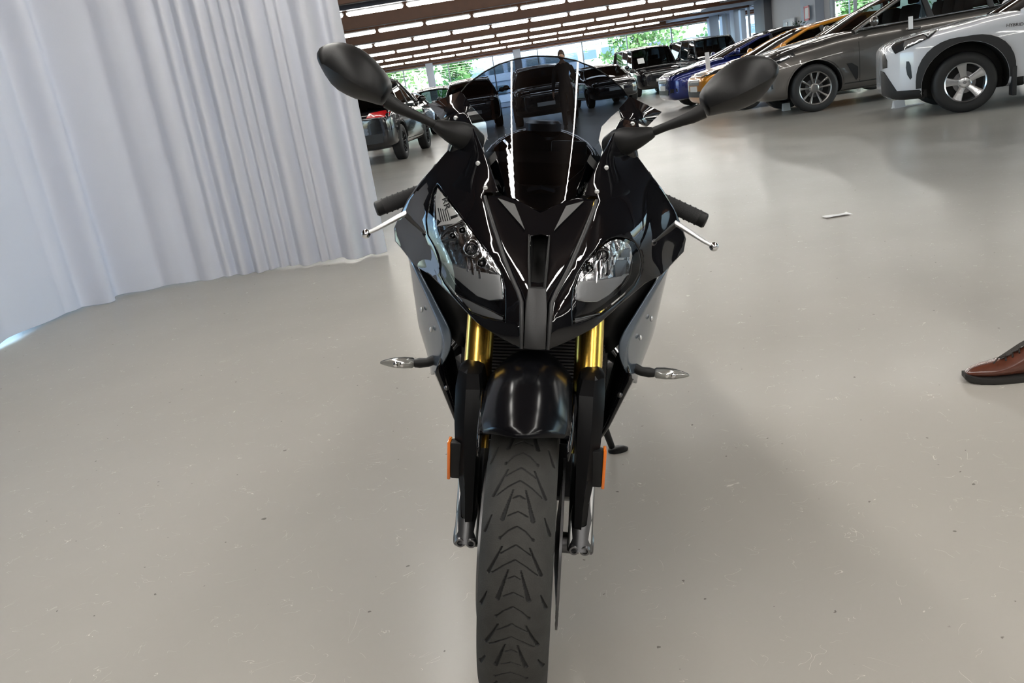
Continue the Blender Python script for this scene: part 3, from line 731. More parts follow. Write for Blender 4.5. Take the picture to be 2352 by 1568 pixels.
bowlR = [(1416, 549), (1438, 552), (1450, 568), (1453, 588), (1445, 626), (1428, 652), (1400, 678), (1372, 694), (1346, 694), (1322, 689), (1322, 661), (1330, 633), (1349, 602), (1377, 572), (1399, 554)]
h1 = headlight(hL, bowlL, [(1082, 571, .0135), (1107, 604, .0082), (1062, 528, .006), (1040, 540, .006)], [(1048, 675), (1157, 727), (1154, 736), (1120, 729), (1084, 717)], None, [(1004, 432), (1020, 452), (1060, 505), (1046, 514), (1020, 517), (1002, 521), (1002, 500), (999, 460)])
h2 = headlight(hR, bowlR, [(1384, 586, .0135), (1354, 615, .0080)], [(1320, 733), (1377, 720), (1379, 726), (1345, 738), (1321, 742)], None)
for o, lb in ((h1, 'tall headlight with a pointed chrome top'), (h2, 'oval headlight')): o['label'] = lb
# ribs and plates inside the reflectors
def hl_bits(rt, quads, mt, nm, off=.010):
    for q in quads: panel(nm, SP(q, off), lambda p_: FD(p_)+off, mt, rt, step=.02, thick=.006, edge=.0008)
dk = mat('lamp_black_insert', (.015, .015, .016), .3); wc = mat('pale_chrome_rib', (.75, .75, .76), .12, metal=1.0)
hl_bits(h1, [[(1106, 632), (1120, 627), (1121, 650), (1108, 650)], [(1123, 622), (1138, 626), (1140, 650), (1123, 652)], [(1142, 625), (1150, 632), (1152, 655), (1142, 653)], [(1004, 503), (1013, 509), (1003, 520)], [(1034, 497), (1050, 492), (1052, 497), (1036, 504)]], dk, 'dark_insert')
hl_bits(h1, [[(1000, 557), (1044, 545), (1046, 549), (1001, 562)], [(1000, 550), (1028, 520), (1062, 507), (1064, 511), (1032, 526), (1003, 556)], [(1068, 590), (1073, 590), (1076, 625), (1070, 622)], [(1080, 596), (1085, 596), (1089, 632), (1083, 630)], [(1098, 622), (1103, 622), (1105, 640), (1099, 640)], [(1122, 606), (1130, 612), (1140, 625), (1130, 622)]], wc, 'chrome_rib', .008)
for k in range(5): hl_bits(h1, [[(1005+k*5.2, 478+k*1.2), (1007+k*5.2, 477+k*1.2), (1014+k*5.2, 509-k*.8), (1012+k*5.2, 510-k*.8)]], dk, 'etched_line', .0095)
hl_bits(h2, [[(1368+10*k, 600-3*k), (1374+10*k, 598-3*k), (1375+10*k, 645-10*k), (1369+10*k, 650-10*k)] for k in range(5)], wc, 'chrome_rib', .008)
hl_bits(h2, [[(1376, 604), (1381, 603), (1382, 630), (1377, 632)], [(1396, 600), (1401, 598), (1402, 628), (1397, 634)], [(1412, 600), (1440, 596), (1438, 625), (1420, 640), (1414, 640)], [(1425, 575), (1446, 570), (1447, 590), (1427, 592)]], mat('grey_lamp_insert', (.10, .10, .105), .25, metal=.4), 'dark_insert')
hl_bits(h2, [[(1332, 636), (1337, 634), (1341, 650), (1334, 651)], [(1345, 630), (1366, 626), (1368, 652), (1347, 648)]], mat('bright_chrome_plate2', (.80, .80, .80), .2, metal=1.0), 'chrome_plate')
c = surf_pt(1024, 467, FD, .009); me = text_mesh('RR', .018, .0006); ca_, sa_ = math.cos(R(-62)), math.sin(R(-62))
for vv_ in me.vertices:
    u_, v_ = vv_.co.x*ca_-vv_.co.y*sa_+c[0], vv_.co.x*sa_+vv_.co.y*ca_+c[1]; vv_.co = V((u_, float(FD(np.array([(u_, v_)]))[0])+.0094-vv_.co.z, v_))
o = bpy.data.objects.new('etched_letters', me); me.materials.append(dk); link(o, h1)

# ---- black inner cowl under the foot of the screen
ic = SP([(1100, 385), (1120, 440), (1160, 474), (1200, 490), (1244, 506)], .03); ic = [(-abs(q[0]), q[1]) for q in ic]
ic2 = [(-abs(q[0]), q[1]) for q in SP([(1244, 450), (1190, 425), (1150, 385), (1135, 350)], .03)]
ic[-1] = (0, ic[-1][1]); ic2[0] = (0, ic2[0][1])
io = ic+mir(ic)[1:]+[(-q[0], q[1]) for q in ic2][::-1]+ic2[1:]
panel('inner_cowl', io, lambda q: FD(q)+.056, MATS['intake_dark'], bike, step=.012, thick=.004, edge=.001)
# ---- windscreen
wl_px = [(1244, 486), (1200, 469), (1158, 452), (1146, 440), (1127, 392), (1114, 360), (1110, 336), (1120, 314), (1116, 282), (1096, 258), (1080, 242), (1059, 212), (1072, 196), (1086, 184), (1114, 164), (1146, 147.5), (1187, 135), (1228, 129), (1256, 129)]
def WD0(x, z):
    """double-bubble screen: gentle centre field, tight folds, swept-back flanks"""
    z0 = np.clip((z-.905)/(1.19-.905), -.2, 1.2)
    xc = .083-.038*np.maximum(0, 1-z0)**1.6
    yc = .125+.235*z0+.012*np.sin(z0*3.14)
    a = np.abs(x); e = a-xc; k = .0045
    sp = k*np.logaddexp(0, e/k)
    return yc+.018*(np.minimum(a, xc)/.08)**2+sp*.62+.9*np.maximum(0, a-.155)**2
WD = lambda q: WD0(np.asarray(q)[:, 0], np.asarray(q)[:, 1])
def open_dense(pl_, st_):
    out = []
    for a, b in zip(pl_[:-1], pl_[1:]):
        k = max(1, int(math.hypot(b[0]-a[0], b[1]-a[1])/st_)); out += [(a[0]+(b[0]-a[0])*i/k, a[1]+(b[1]-a[1])*i/k) for i in range(k)]
    return out+[pl_[-1]]
wl = [surf_pt(*q, WD) for q in wl_px]; wl[0] = (0, wl[0][1]); wl[-1] = (0, wl[-1][1]); wl = [(-abs(q[0]), q[1]) for q in wl]
wout = wl[:-1]+[(0, wl[-1][1])]+[(-q[0], q[1]) for q in wl[1:-1]][::-1]
panel('windscreen', wout, WD, screen_m, bike, step=.006, thick=.003, edge=.001, angle=60)
g = G(); rim = [V((q[0], float(WD(np.array([q]))[0])+.001, q[1])) for q in open_dense(wl[11:]+[(-q[0], q[1]) for q in wl[11:-1]][::-1], .008)]
g.tube(rim, .0016, 6); g.build('windscreen_edge', satin, bike)
for s_ in (-1, 1):
    for px, py in ((1098, 375), (1115, 431), (1047, 271)):
        c = surf_pt(px, py, FD); y = float(FD(np.array([c]))[0])
        gg = G(); gg.lathe([(0, y-.002), (.0020, y-.002), (.0024, y-.0036), (.0042, y-.003), (.0050, y+.002)], (-s_*c[0], 0, c[1]), 'y', 14); gg.build('fairing_screw', steel, bike)
    # upper wing plates beside the screen
    wq = [V(B(px, py, y)) for px, py, y in ((986, 243, 1.84), (1060, 213, 1.80), (1081, 243, 1.775), (1072, 262, 1.72), (1030, 270, 1.745), (1016, 277, 1.78))]
    wq = [V((-s_*q.x, q.y, q.z)) for q in wq]; ctr = sum(wq, V())/len(wq)
    gg = G(); gg.add(wq+[ctr+V((0, -.004, 0))], [(i, (i+1) % 6, 6) for i in range(6)]); o = gg.build('fairing_wing', gloss, bike, angle=60); md = o.modifiers.new('t', 'SOLIDIFY'); md.thickness = .005; md.offset = 1
    # ---- mirror
    mo = [(727, 120), (733, 108), (746, 101), (764, 97), (784, 97), (803, 102), (822, 110), (841, 123), (858, 138), (872, 153), (884, 168), (893, 181), (898, 194), (898, 206), (893, 219), (884, 233), (876, 242), (866, 240), (846, 234), (815, 227), (794, 218), (774, 207), (758, 193), (746, 176), (737, 160), (731, 143), (727, 131)]
    MY = 1.655
    oq = [B(px, py, MY) for px, py in mo]; sa, sb = B(884, 222, MY), B(752, 148, MY); sd = sb-sa
    gg = G(); rows = []
    K = 11
    for k in range(K):
        t = k/(K-1); row = []
        for q in oq:
            u = max(0, min(1, (q-sa).dot(sd)/sd.length_squared)); sp = sa+sd*u
            hh = .062*(.42+.58*math.sin(math.pi*min(1, .12+.75*u)))
            p_ = q.lerp(sp, t); p_ = p_+V((0, .012*(u), 0)); low = (q.z < sp.z)
            prof = math.sqrt(max(0, 1-(1-t)**2)) if not low else (.55*t+.45*math.sqrt(max(0, 1-(1-t)**2)))
            row.append((-s_*p_.x, p_.y-hh*prof, p_.z))
        rows.append(row)
    gg.grid(rows, closed_u=True); base = rows[0]
    gg.grid([base, [(q[0], q[1]+.012, q[2]) for q in base]], closed_u=True)
    mr = gg.build('mirror', satin, bike, angle=50, weld=True)
    gg = G(); cc = sum((V(q) for q in base), V())/len(base); gl = [tuple(V(q).lerp(cc, .06)+V((0, .011, 0))) for q in base]; gg.add(gl, [tuple(range(len(gl)))]); gg.build('mirror_glass', chrome, mr, smooth=False)
    st = [(890, 231, 1.645, .0150), (915, 247, 1.645, .0125), (935, 256, 1.648, .0105), (970, 272, 1.655, .0085), (1003, 288, 1.663, .0085)]
    gg = G(); pp = [B(a, b, c_) for a, b, c_, _ in st]; gg.tube([(-s_*q.x, q.y, q.z) for q in pp], [q[3] for q in st], 16); gg.build('mirror_stalk', satin, mr)
    bt = [(998, 286, 1.660, .0100), (1004, 289, 1.661, .0125), (1030, 300, 1.665, .0200), (1052, 308, 1.672, .0255), (1072, 317, 1.682, .0290), (1088, 327, 1.695, .026), (1096, 334, 1.71, .014)]
    gg = G(); pp = [B(a, b, c_) for a, b, c_, _ in bt]; gg.tube([(-s_*q.x, q.y, q.z) for q in pp], [q[3] for q in bt], 20); gg.build('mirror_boot', satin, mr)
    gg = G(); pp = [B(1065, 325, 1.69), B(1055, 345, 1.70), B(1045, 370, 1.71)]; gg.tube([(-s_*q.x, q.y, q.z) for q in pp], [.026, .024, .02], 14); gg.build('mirror_mount', gloss, mr)
    # ---- grip, lever
    gg = G(); gg.tube([(s_*.20, .40, .930), (s_*.245, .395, .912), (s_*.335, .375, .876)], [.011, .0165, .0165], 18)
    gp = gg.build('grip', mat('grip_rubber', (.016, .016, .017), .75, bump=.5, bscale=500), bike)
    gg = G()
    for k in range(9): gg.tube([V((s_*.245, .395, .912)).lerp(V((s_*.335, .375, .876)), k/8), V((s_*.245, .395, .912)).lerp(V((s_*.335, .375, .876)), k/8+.035)], .0178, 18)
    gg.build('grip_ribs', MATS['grip_rubber'], gp)
    gg = G(); gg.tube([(s_*.334, .3755, .8765), (s_*.338, .375, .875), (s_*.352, .372, .869), (s_*.355, .371, .868)], [.012, .0165, .0165, .013], 18); gg.build('bar_end', satin, gp)
    gg = G(); gg.tube([(s_*.195, .335, .905), (s_*.24, .305, .893), (s_*.29, .287, .868), (s_*.335, .283, .842), (s_*.356, .282, .832)], [.008, .0085, .0072, .0060, .0055], 12, flat=.75); lv = gg.build('lever', steel, bike)
    gg = G(); gg.ball((s_*.358, .281, .8305), .0098); gg.build('lever_ball', chrome, lv)
    gg = G(); gg.box((s_*.205, .40, .945), (.05, .04, .035), .006); gg.box((s_*.19, .37, .955), (.03, .05, .02), .004); gg.build('switch_box', satin, bike)
    gg = G(); gg.tube([(s_*.125, .30, .985), (s_*.17, .375, .955), (s_*.21, .40, .93)], .013, 12); gg.build('handlebar', black_metal, bike)
    # ---- turn signal
    dy = .33
    a0 = B(982, 832, YA+dy); a1 = B(952, 834, YA+dy); tp = B(873, 833, YA+dy)
    a0, a1, tp = [V((-s_*q.x, q.y, q.z)) for q in (a0, a1, tp)]
    gg = G(); gg.tube([a0+V((-s_*.05, .02, .018)), a0, a1.lerp(a0, .4), a1], [.013, .0105, .0115, .0095], 14); ts = gg.build('turn_signal', satin, bike)
    gg = G(); mid = [a1.lerp(tp, t) for t in (0, .06, .3, .6, .85, .97, 1)]; gg.tube(mid, [.008, .0115, .0128, .0112, .0062, .003, .001], 18, flat=.95, updir=(0, 0, 1)); gg.build('signal_lens', mat('smoky_indicator_lens', (.30, .30, .28), .12, coat=1.0, metal=.3), ts)
    gg = G(); gg.tube([q+V((0, .004, .0)) for q in mid], [.009, .0125, .014, .0122, .0068, .0035, .0015], 18, flat=.93, updir=(0, 0, 1)); gg.build('signal_shell', satin, ts)
    for t in (.34, .52):
        gg = G(); gg.ball(a1.lerp(tp, t)+V((0, -.0095, 0)), .0062, sc=(1, .6, 1)); gg.build('indicator_bulb', chrome, ts)
    # ---- grey side fairing
    rowsG = []
    def row(*pts): return [V((-s_*q.x, q.y, q.z)) for q in pts]
    T = V
    rowsG.append(row(B(938, 590, 1.715), B(934, 592, 1.77), T((-.292, .48, .86)), T((-.28, .62, .86)), T((-.25, .80, .84))))
    rowsG.append(row(B(955, 614, 1.685), B(938, 640, 1.78), T((-.297, .50, .79)), T((-.285, .66, .78)), T((-.255, .86, .76))))
    rowsG.append(row(B(985, 668, 1.665), B(944, 690, 1.80), T((-.298, .52, .72)), T((-.287, .70, .70)), T((-.26, .92, .68))))
    rowsG.append(row(B(1012, 722, 1.645), B(951, 735, 1.81), T((-.293, .53, .66)), T((-.285, .74, .63)), T((-.26, .98, .60))))
    rowsG.append(row(B(1039, 771, 1.625), B(950, 763, 1.82), T((-.285, .53, .60)), T((-.278, .76, .56)), T((-.25, 1.02, .53))))
    rowsG.append(row(B(1030, 815, 1.66), B(968, 812, 1.82), T((-.265, .52, .55)), T((-.262, .76, .49)), T((-.24, 1.02, .46))))
    rowsG.append(row(B(994, 867, 1.74), B(985, 858, 1.80), T((-.240, .50, .49)), T((-.240, .74, .43)), T((-.222, 1.0, .40))))
    gg = G(); gg.grid(rowsG); o = gg.build('side_fairing', grey_paint, bike, angle=60, subsurf=2); md = o.modifiers.new('t', 'SOLIDIFY'); md.thickness = .004; sf = o
    ug = lambda i, j, t, u: (rowsG[i][j].lerp(rowsG[i][j+1], u)).lerp(rowsG[i+1][j].lerp(rowsG[i+1][j+1], u), t)
    gg = G(); out = V((s_*.004, -.006, 0)); gg.grid([[ug(4, 0, .55, .34)+out*.4, ug(4, 0, .55, .44)+out*.4], [ug(5, 0, .0, .36)+out*.4, ug(5, 0, .1, .46)+out*.4], [ug(5, 0, .5, .44)+out*.4, ug(5, 0, .55, .54)+out*.4]]); None
    for i_, t_, u_ in ((2, .6, .55), (3, .7, .45)):
        c = ug(i_, 0, t_, u_); gg = G(); gg.ball(c+V((s_*.002, -.003, 0)), .006, sc=(.6, .6, 1)); gg.build('panel_bolt', steel, sf)
    # ---- lower cowl
    rowsL = [row(B(1036, 775, 1.74), B(1016, 815, 1.70), B(995, 866, 1.675), T((-.228, .36, .515)), T((-.225, .76, .46)), T((-.20, 1.02, .42))),
             row(B(1048, 830, 1.75), B(1030, 865, 1.71), B(1013, 907, 1.685), T((-.205, .38, .45)), T((-.20, .80, .37)), T((-.18, 1.04, .34))),
             row(B(1060, 900, 1.76), B(1050, 925, 1.72), B(1034, 958, 1.695), T((-.182, .40, .38)), T((-.178, .80, .28)), T((-.15, 1.04, .26))),
             row(B(1080, 965, 1.77), B(1066, 990, 1.73), B(1054, 1010, 1.705), T((-.152, .42, .32)), T((-.148, .80, .20)), T((-.12, 1.04, .19))),
             row(T((-.06, .34, .27)), T((-.06, .40, .23)), T((-.07, .55, .17)), T((-.07, .80, .13)), T((-.06, 1.0, .14)), T((-.05, 1.1, .17))),
             row(T((0, .35, .25)), T((0, .40, .21)), T((0, .55, .155)), T((0, .80, .12)), T((0, 1.0, .13)), T((0, 1.1, .165)))]
    gg = G(); gg.grid(rowsL); o = gg.build('lower_cowl', gloss, bike, angle=60, subsurf=2); md = o.modifiers.new('t', 'SOLIDIFY'); md.thickness = .004
    c = B(1026, 890, 1.695); gg = G(); gg.ball((-s_*c.x, c.y, c.z), .006); gg.build('cowl_bolt', steel_d, o)
    # inner black panel between fairing and radiator
    gg = G(); gg.grid([row(B(960, 605, 1.70), B(1050, 690, 1.66), B(1120, 735, 1.66)), row(B(1000, 690, 1.69), B(1055, 740, 1.68), B(1120, 770, 1.69)), row(B(1034, 770, 1.68), B(1052, 790, 1.70), B(1075, 800, 1.74))]); o = gg.build('inner_panel', satin, bike); md = o.modifiers.new('t', 'SOLIDIFY'); md.thickness = .003
    # rear half of upper fairing, flank running back to the tank
    gg = G(); gg.grid([row(B(1030, 280, 1.76), T((-.17, .42, 1.04)), T((-.15, .52, .99)), T((-.14, .60, .95))), row(B(1003, 378, 1.69), T((-.235, .42, .97)), T((-.21, .54, .94)), T((-.19, .64, .91))),
                       row(B(914, 502, 1.74), T((-.285, .44, .90)), T((-.27, .58, .88)), T((-.24, .76, .86))), row(B(905, 535, 1.76), T((-.297, .45, .85)), T((-.282, .60, .84)), T((-.25, .80, .83))), row(B(934, 588, 1.71), T((-.292, .47, .82)), T((-.28, .62, .82)), T((-.248, .80, .81)))][1:])
    o = gg.build('fairing_flank', gloss, bike, angle=60, subsurf=1); md = o.modifiers.new('t', 'SOLIDIFY'); md.thickness = .004

# ---- radiator
g = G(); g.box((0, .315, .62), (.32, .03, .36), .01); rad = g.build('radiator', mat('radiator_black', (.008, .008, .009), .5), bike)
for k in range(46):
    gg = G() if k == 0 else None
    if k == 0: gg.box((0, 0, 0), (.30, .012, .0042), .001); fin = gg.build('radiator_fin', mat('radiator_fin_black', (.020, .020, .022), .45, metal=.3), rad); fin.location = (0, .297, .45)
    else: c = fin.copy(); COL.objects.link(c); c.parent = rad; c.location = (0, .297, .45+k*.0074)
# ---- inside the cockpit
g = G(); g.grid([[(x, .30+.10*abs(x), .93), (x, .31+.10*abs(x), .985-.3*x*x), (x, .35+.1*abs(x), 1.005-.5*x*x), (x, .40, .99-.5*x*x)] for x in np.linspace(-.13, .13, 9)]); o = g.build('instrument_panel', satin, bike); md = o.modifiers.new('t', 'SOLIDIFY'); md.thickness = .01
g = G(); g.lathe([(0, .39), (.04, .39), (.044, .385), (.046, .36), (.0, .36)], (-.03, 0, .995), 'y', 28); g.build('rev_counter', satin_mid, o)
g = G(); g.box((.055, .385, .995), (.075, .02, .06), .006); g.build('display', mat('grey_lcd', (.12, .13, .12), .2), o)
g = G()
for s_ in (-1, 1): g.tube([(s_*.02, .17, .90), (s_*.07, .23, .925), (s_*.09, .33, .93)], .006, 8)
g.tube([(-.11, .23, .915), (0, .20, .945), (.11, .23, .915)], .008, 8); g.build('fairing_bracket', steel_d, bike)
g = G(); g.box((0, .30, .925), (.25, .065, .03), .012); tc_ = g.build('triple_clamp', black_metal, bike)
g = G(); g.box((0, .24, .74), (.27, .07, .04), .012); g.build('lower_triple_clamp', black_metal, bike)
for s_ in (-1, 1):
    gg = G(); gg.lathe([(0, .014), (.012, .014), (.020, .010), (.020, 0)], (s_*.106, .258, .946), 'z', 20); gg.build('fork_cap', gold, tc_)
g = G(); rows = []
for y, hw_, zt, zb_ in [(.40, .06, .98, .92), (.43, .10, 1.01, .86), (.50, .145, 1.045, .84), (.60, .155, 1.05, .83), (.72, .145, 1.02, .82), (.84, .11, .95, .82), (.92, .075, .88, .80)]:
    rows.append([(hw_*math.sin(a)*(1 if True else 0), y, (zt+zb_)/2+(zt-zb_)/2*math.cos(a)) for a in np.linspace(0, 2*math.pi, 16, endpoint=False)])
g.grid(rows, closed_u=True); g.f += [tuple(range(16)), tuple(range(96, 112))]; g.mi += [0, 0]; tk = g.build('fuel_tank', gloss, bike, angle=60, subsurf=1)
g = G(); g.lathe([(0, .012), (.034, .012), (.04, .006), (.04, -.01)], (0, .52, 1.047), 'z', 24); g.build('fuel_cap', steel_d, tk)
g = G(); g.grid([[(x*w_, y, z-.35*x*x*w_) for x in np.linspace(-1, 1, 9)] for y, z, w_ in [(.88, .845, .09), (.95, .83, .14), (1.10, .825, .16), (1.22, .84, .13), (1.30, .90, .11)]]); o = g.build('seat', red_ind, bike, angle=70, subsurf=1); md = o.modifiers.new('t', 'SOLIDIFY'); md.thickness = .05; md.offset = -1
g = G(); rows = []
for y, hw_, zt, zb_ in [(1.0, .10, .80, .70), (1.18, .13, .86, .74), (1.32, .12, .94, .82), (1.48, .08, .965, .88), (1.60, .045, .975, .925), (1.64, .02, .97, .94)]:
    rows.append([(hw_*math.copysign(abs(math.sin(a))**.7, math.sin(a)), y, (zt+zb_)/2+(zt-zb_)/2*math.copysign(abs(math.cos(a))**.7, math.cos(a))) for a in np.linspace(0, 2*math.pi, 14, endpoint=False)])
g.grid(rows, closed_u=True); g.f += [tuple(range(14)), tuple(range(70, 84))]; g.mi += [0, 0]; tl = g.build('tail_section', grey_paint, bike, angle=60)
g = G(); g.box((0, 1.635, .945), (.07, .02, .035), .006); g.build('tail_light', mat('red_lamp', (.5, .01, .01), .2, coat=.5), tl)
g = G(); g.box((0, .66, .52), (.34, .36, .34), .04); g.box((0, .86, .42), (.26, .26, .26), .04); g.build('engine', mat('engine_grey', (.06, .06, .062), .45, metal=.6), bike)
for s_ in (-1, 1):
    gg = G(); gg.tube([(s_*.07, .31, .86), (s_*.16, .45, .84), (s_*.165, .75, .74), (s_*.12, 1.0, .52), (s_*.10, 1.02, .38)], [.025, .03, .032, .03, .025], 10, flat=1.4); gg.build('frame_spar', black_metal, bike)
    gg = G(); gg.tube([(s_*.10, 1.0, .42), (s_*.12, 1.15, .40), (s_*.11, 1.42, .31)], [.03, .028, .024], 10, flat=1.3); gg.build('swingarm', black_metal, bike)
    gg = G(); gg.tube([(s_*.17, 1.02, .36), (s_*.24, 1.04, .36)], .009, 10); gg.build('footpeg', steel, bike)
g = G(); tyre(g, 1.425, .315, .095, False); g.build('rear_tyre', [rubber, groove, sidewall], bike, angle=180)
g = G(); c1 = (0, 1.425, .315)
g.lathe([(.222, -.08), (.226, -.078), (.21, -.05), (.20, 0), (.21, .05), (.226, .078), (.222, .08), (.19, .02), (.19, -.02), (.222, -.08)], c1, 'x', 48); g.lathe([(.015, -.06), (.05, -.06), (.05, .06), (.015, .06)], c1, 'x', 20); o = g.build('rear_rim', wheel_black, bike)
for k in range(5):
    a = 2*math.pi*k/5; gg = G(); gg.tube([(0, 1.425+math.cos(a)*.04, .315+math.sin(a)*.04), (0, 1.425+math.cos(a)*.2, .315+math.sin(a)*.2)], [.022, .016], 8, flat=1.3); gg.build('spoke', wheel_black, o)
g = G(); g.tube([(-.10, .95, .28), (-.15, 1.05, .26), (-.19, 1.2, .36), (-.20, 1.28, .42)], .028, 12); g.tube([(-.20, 1.22, .38), (-.21, 1.26, .42), (-.215, 1.56, .60), (-.215, 1.58, .61)], [.035, .055, .058, .045], 16, flat=1.3); g.build('exhaust', steel_d, bike)
# ---- side stand
q = MBI @ on_floor(1413, 1036); ft = V((q.x, q.y, floor_z(q.x, q.y)))
up = B(1386, 975, 2.33)
g = G(); g.tube([up+V((-.045, -.02, .07)), up, ft+V((-.012, 0, .016))], [.012, .0115, .010], 12); sd_ = g.build('side_stand', satin, bike)
fz = lambda x, y: floor_z(x, y)
g = G(); pts = [(ft.x+.04*math.cos(a)*(1 if math.cos(a) > 0 else .55), ft.y+.024*math.sin(a)) for a in np.linspace(0, 2*math.pi, 16, endpoint=False)]
g.grid([[(x, y, fz(x, y)+.001) for x, y in pts], [(x, y, fz(x, y)+.008) for x, y in pts], [(ft.x+(x-ft.x)*.7, ft.y+(y-ft.y)*.7, fz(x, y)+.012) for x, y in pts]], closed_u=True); g.f += [tuple(range(16)), tuple(range(32, 48))]; g.mi += [0, 0]; g.build('stand_foot', satin, sd_)

# ================================================================ CARS
tyre_m = mat('car_tyre_rubber', (.017, .017, .018), .6, bump=.2, bscale=120)
alloy = mat('silver_alloy', (.66, .67, .69), .25, metal=.9)
alloy_g = mat('grey_alloy', (.30, .29, .28), .3, metal=.85)
alloy_b = mat('black_alloy', (.03, .03, .032), .3, metal=.6)
clad = mat('black_cladding', (.022, .023, .025), .55, bump=.15, bscale=300)
well = mat('wheel_well_black', (.006, .006, .006), .8)
car_glass = pane('car_window_glass', (.30, .35, .36), ior=1.5)
car_glass_d = pane('dark_car_window_glass', (.075, .09, .095), ior=1.5)
seat_m = mat('dark_seat_fabric', (.03, .03, .032), .8)
lampglass = mat('headlamp_clear', (.55, .56, .57), .08, metal=.7, coat=1.0)
lamp_dark = mat('headlamp_dark', (.03, .032, .035), .08, coat=1.0)
red_lamp = mat('tail_lamp_red', (.55, .012, .015), .18, coat=1.0)
plate_m = mat('number_plate_white', (.72, .73, .74), .4)
grille_m = mat('grille_black', (.010, .010, .011), .4)
trim_ch = mat('satin_chrome_trim', (.62, .63, .64), .2, metal=1.0)

WHEELS = {}
def make_wheel(parent, r, wd, style, loc, flip):
    key = (r, wd, style)
    if key in WHEELS:
        src = WHEELS[key]; c = copy_tree(src, parent); c.location = loc; c.rotation_euler = (0, 0, math.pi if flip else 0); return c
    rr = r*.66 if style != 'ten' else r*.70
    g = G(); h = wd/2
    g.lathe([(rr*.97, -h*.8), (rr, -h*.92), (rr*1.03, -h*.96), (rr+(r-rr)*.4, -h*1.03), (rr+(r-rr)*.75, -h*.98), (r*.985, -h*.80), (r, -h*.6), (r, h*.6), (r*.985, h*.8), (rr+(r-rr)*.5, h), (rr*.97, h*.8)], (0, 0, 0), 'y', 64)
    for k in (-.45, 0, .45): g.lathe([(r+.0015, h*k-.02), (r+.0015, h*k+.02)], (0, 0, 0), 'y', 64)
    w_ = g.build('wheel', tyre_m, parent)
    am = {'five': alloy, 'ten': alloy_g, 'dark': alloy_b}[style]
    g = G(); g.lathe([(rr*.90, h*.4), (rr*.90, -h*.55), (rr*.93, -h*.86), (rr*.99, -h*.95), (rr*1.0, -h*.86), (rr*.98, -h*.5), (rr*.98, h*.5)], (0, 0, 0), 'y', 56); g.build('rim', am, w_)
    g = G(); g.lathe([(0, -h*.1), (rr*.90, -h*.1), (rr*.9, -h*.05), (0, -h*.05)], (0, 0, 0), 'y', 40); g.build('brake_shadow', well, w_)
    g = G(); g.lathe([(.05, -h*.28), (rr*.55, -h*.28), (rr*.55, -h*.2), (.05, -h*.2)], (0, 0, 0), 'y', 36); g.build('brake_disc', steel_d, w_)
    g = G(); g.lathe([(0, -h*.62), (.045, -h*.62), (.07, -h*.58), (.085, -h*.45), (.085, -h*.2)], (0, 0, 0), 'y', 28); g.build('hub', am, w_)
    def spoke(a, w0, w1, nm):
        ca, sa = math.cos(a), math.sin(a)
        def P_(rad, t, y): return (rad*ca-t*sa, y, rad*sa+t*ca)
        rows = []
        for rad, ww, y in ((.05, w0, -h*.55), (rr*.45, (w0*1.0), -h*.66), (rr*.75, (w0+w1)/2, -h*.78), (rr*.945, w1, -h*.86)):
            rows.append([P_(rad, -ww, y+.03), P_(rad, -ww, y+.004), P_(rad, -ww*.7, y), P_(rad, ww*.7, y), P_(rad, ww, y+.004), P_(rad, ww, y+.03)])
        gg = G(); gg.grid(rows, closed_u=True); gg.build(nm, am, w_)
    if style == 'five':
        for k in range(5): spoke(math.pi/2+.18+2*math.pi*k/5, .036, .058, 'spoke')
        for k in range(5):
            a = math.pi/2+.18+math.pi/5+2*math.pi*k/5; gg = G(); gg.lathe([(0, -h*.6), (.008, -h*.6), (.011, -h*.56), (.011, -h*.3)], (.057*math.cos(a), 0, .057*math.sin(a)), 'y', 10); gg.build('wheel_nut', steel_d, w_)
        gg = G(); gg.tube([(.019*math.cos(a), -h*.63, .013*math.sin(a)) for a in np.linspace(0, 2*math.pi, 15)], .0022, 6); gg.tube([(.007*math.cos(a), -h*.63, .013*math.sin(a)) for a in np.linspace(0, 2*math.pi, 13)], .0018, 6); gg.build('hub_emblem', grille_m, w_)
    else:
        for k in range(5):
            for d in (-.2, .2): spoke(math.pi/2+2*math.pi*k/5+d*1.35, .012, .019, 'spoke')
    WHEELS[key] = w_; w_.location = loc; w_.rotation_euler = (0, 0, math.pi if flip else 0); return w_

def decal(name, bvh, poly, axis, material, parent, off=.004, s=1, step=.06, inner=.02):
    """a panel that follows the car body: outline given in side (x,z), front or rear (y,z) view"""
    out = densify(poly, step); vs, fs = cdt(out, (), step); top = []; bot = []
    D = {'side': V((0, -s, 0)), 'front': V((1, 0, 0)), 'rear': V((-1, 0, 0)), 'top': V((0, 0, -1))}[axis]
    for q in vs:
        o = {'side': V((q[0], s*3, q[1])), 'front': V((-6, q[0], q[1])), 'rear': V((6, q[0], q[1])), 'top': V((q[0], q[1], 4))}[axis]
        h = bvh.ray_cast(o, D, 12)
        if h[0] is None or (axis == 'side' and abs(h[0].y) < .3):
            k = {'side': V((q[0], s*.9, q[1])), 'front': V((-2.0, q[0], q[1])), 'rear': V((2.0, q[0], q[1])), 'top': V((q[0], q[1], 1))}[axis]; h = bvh.find_nearest(k)
        nn = h[1]
        if nn.dot(D) > 0: nn = -nn
        nn = (nn - D*1.5).normalized()
        top.append(h[0]+nn*off); bot.append(h[0]-nn*inner)
    return _shell(name, vs, fs, out, top, bot, material, parent)
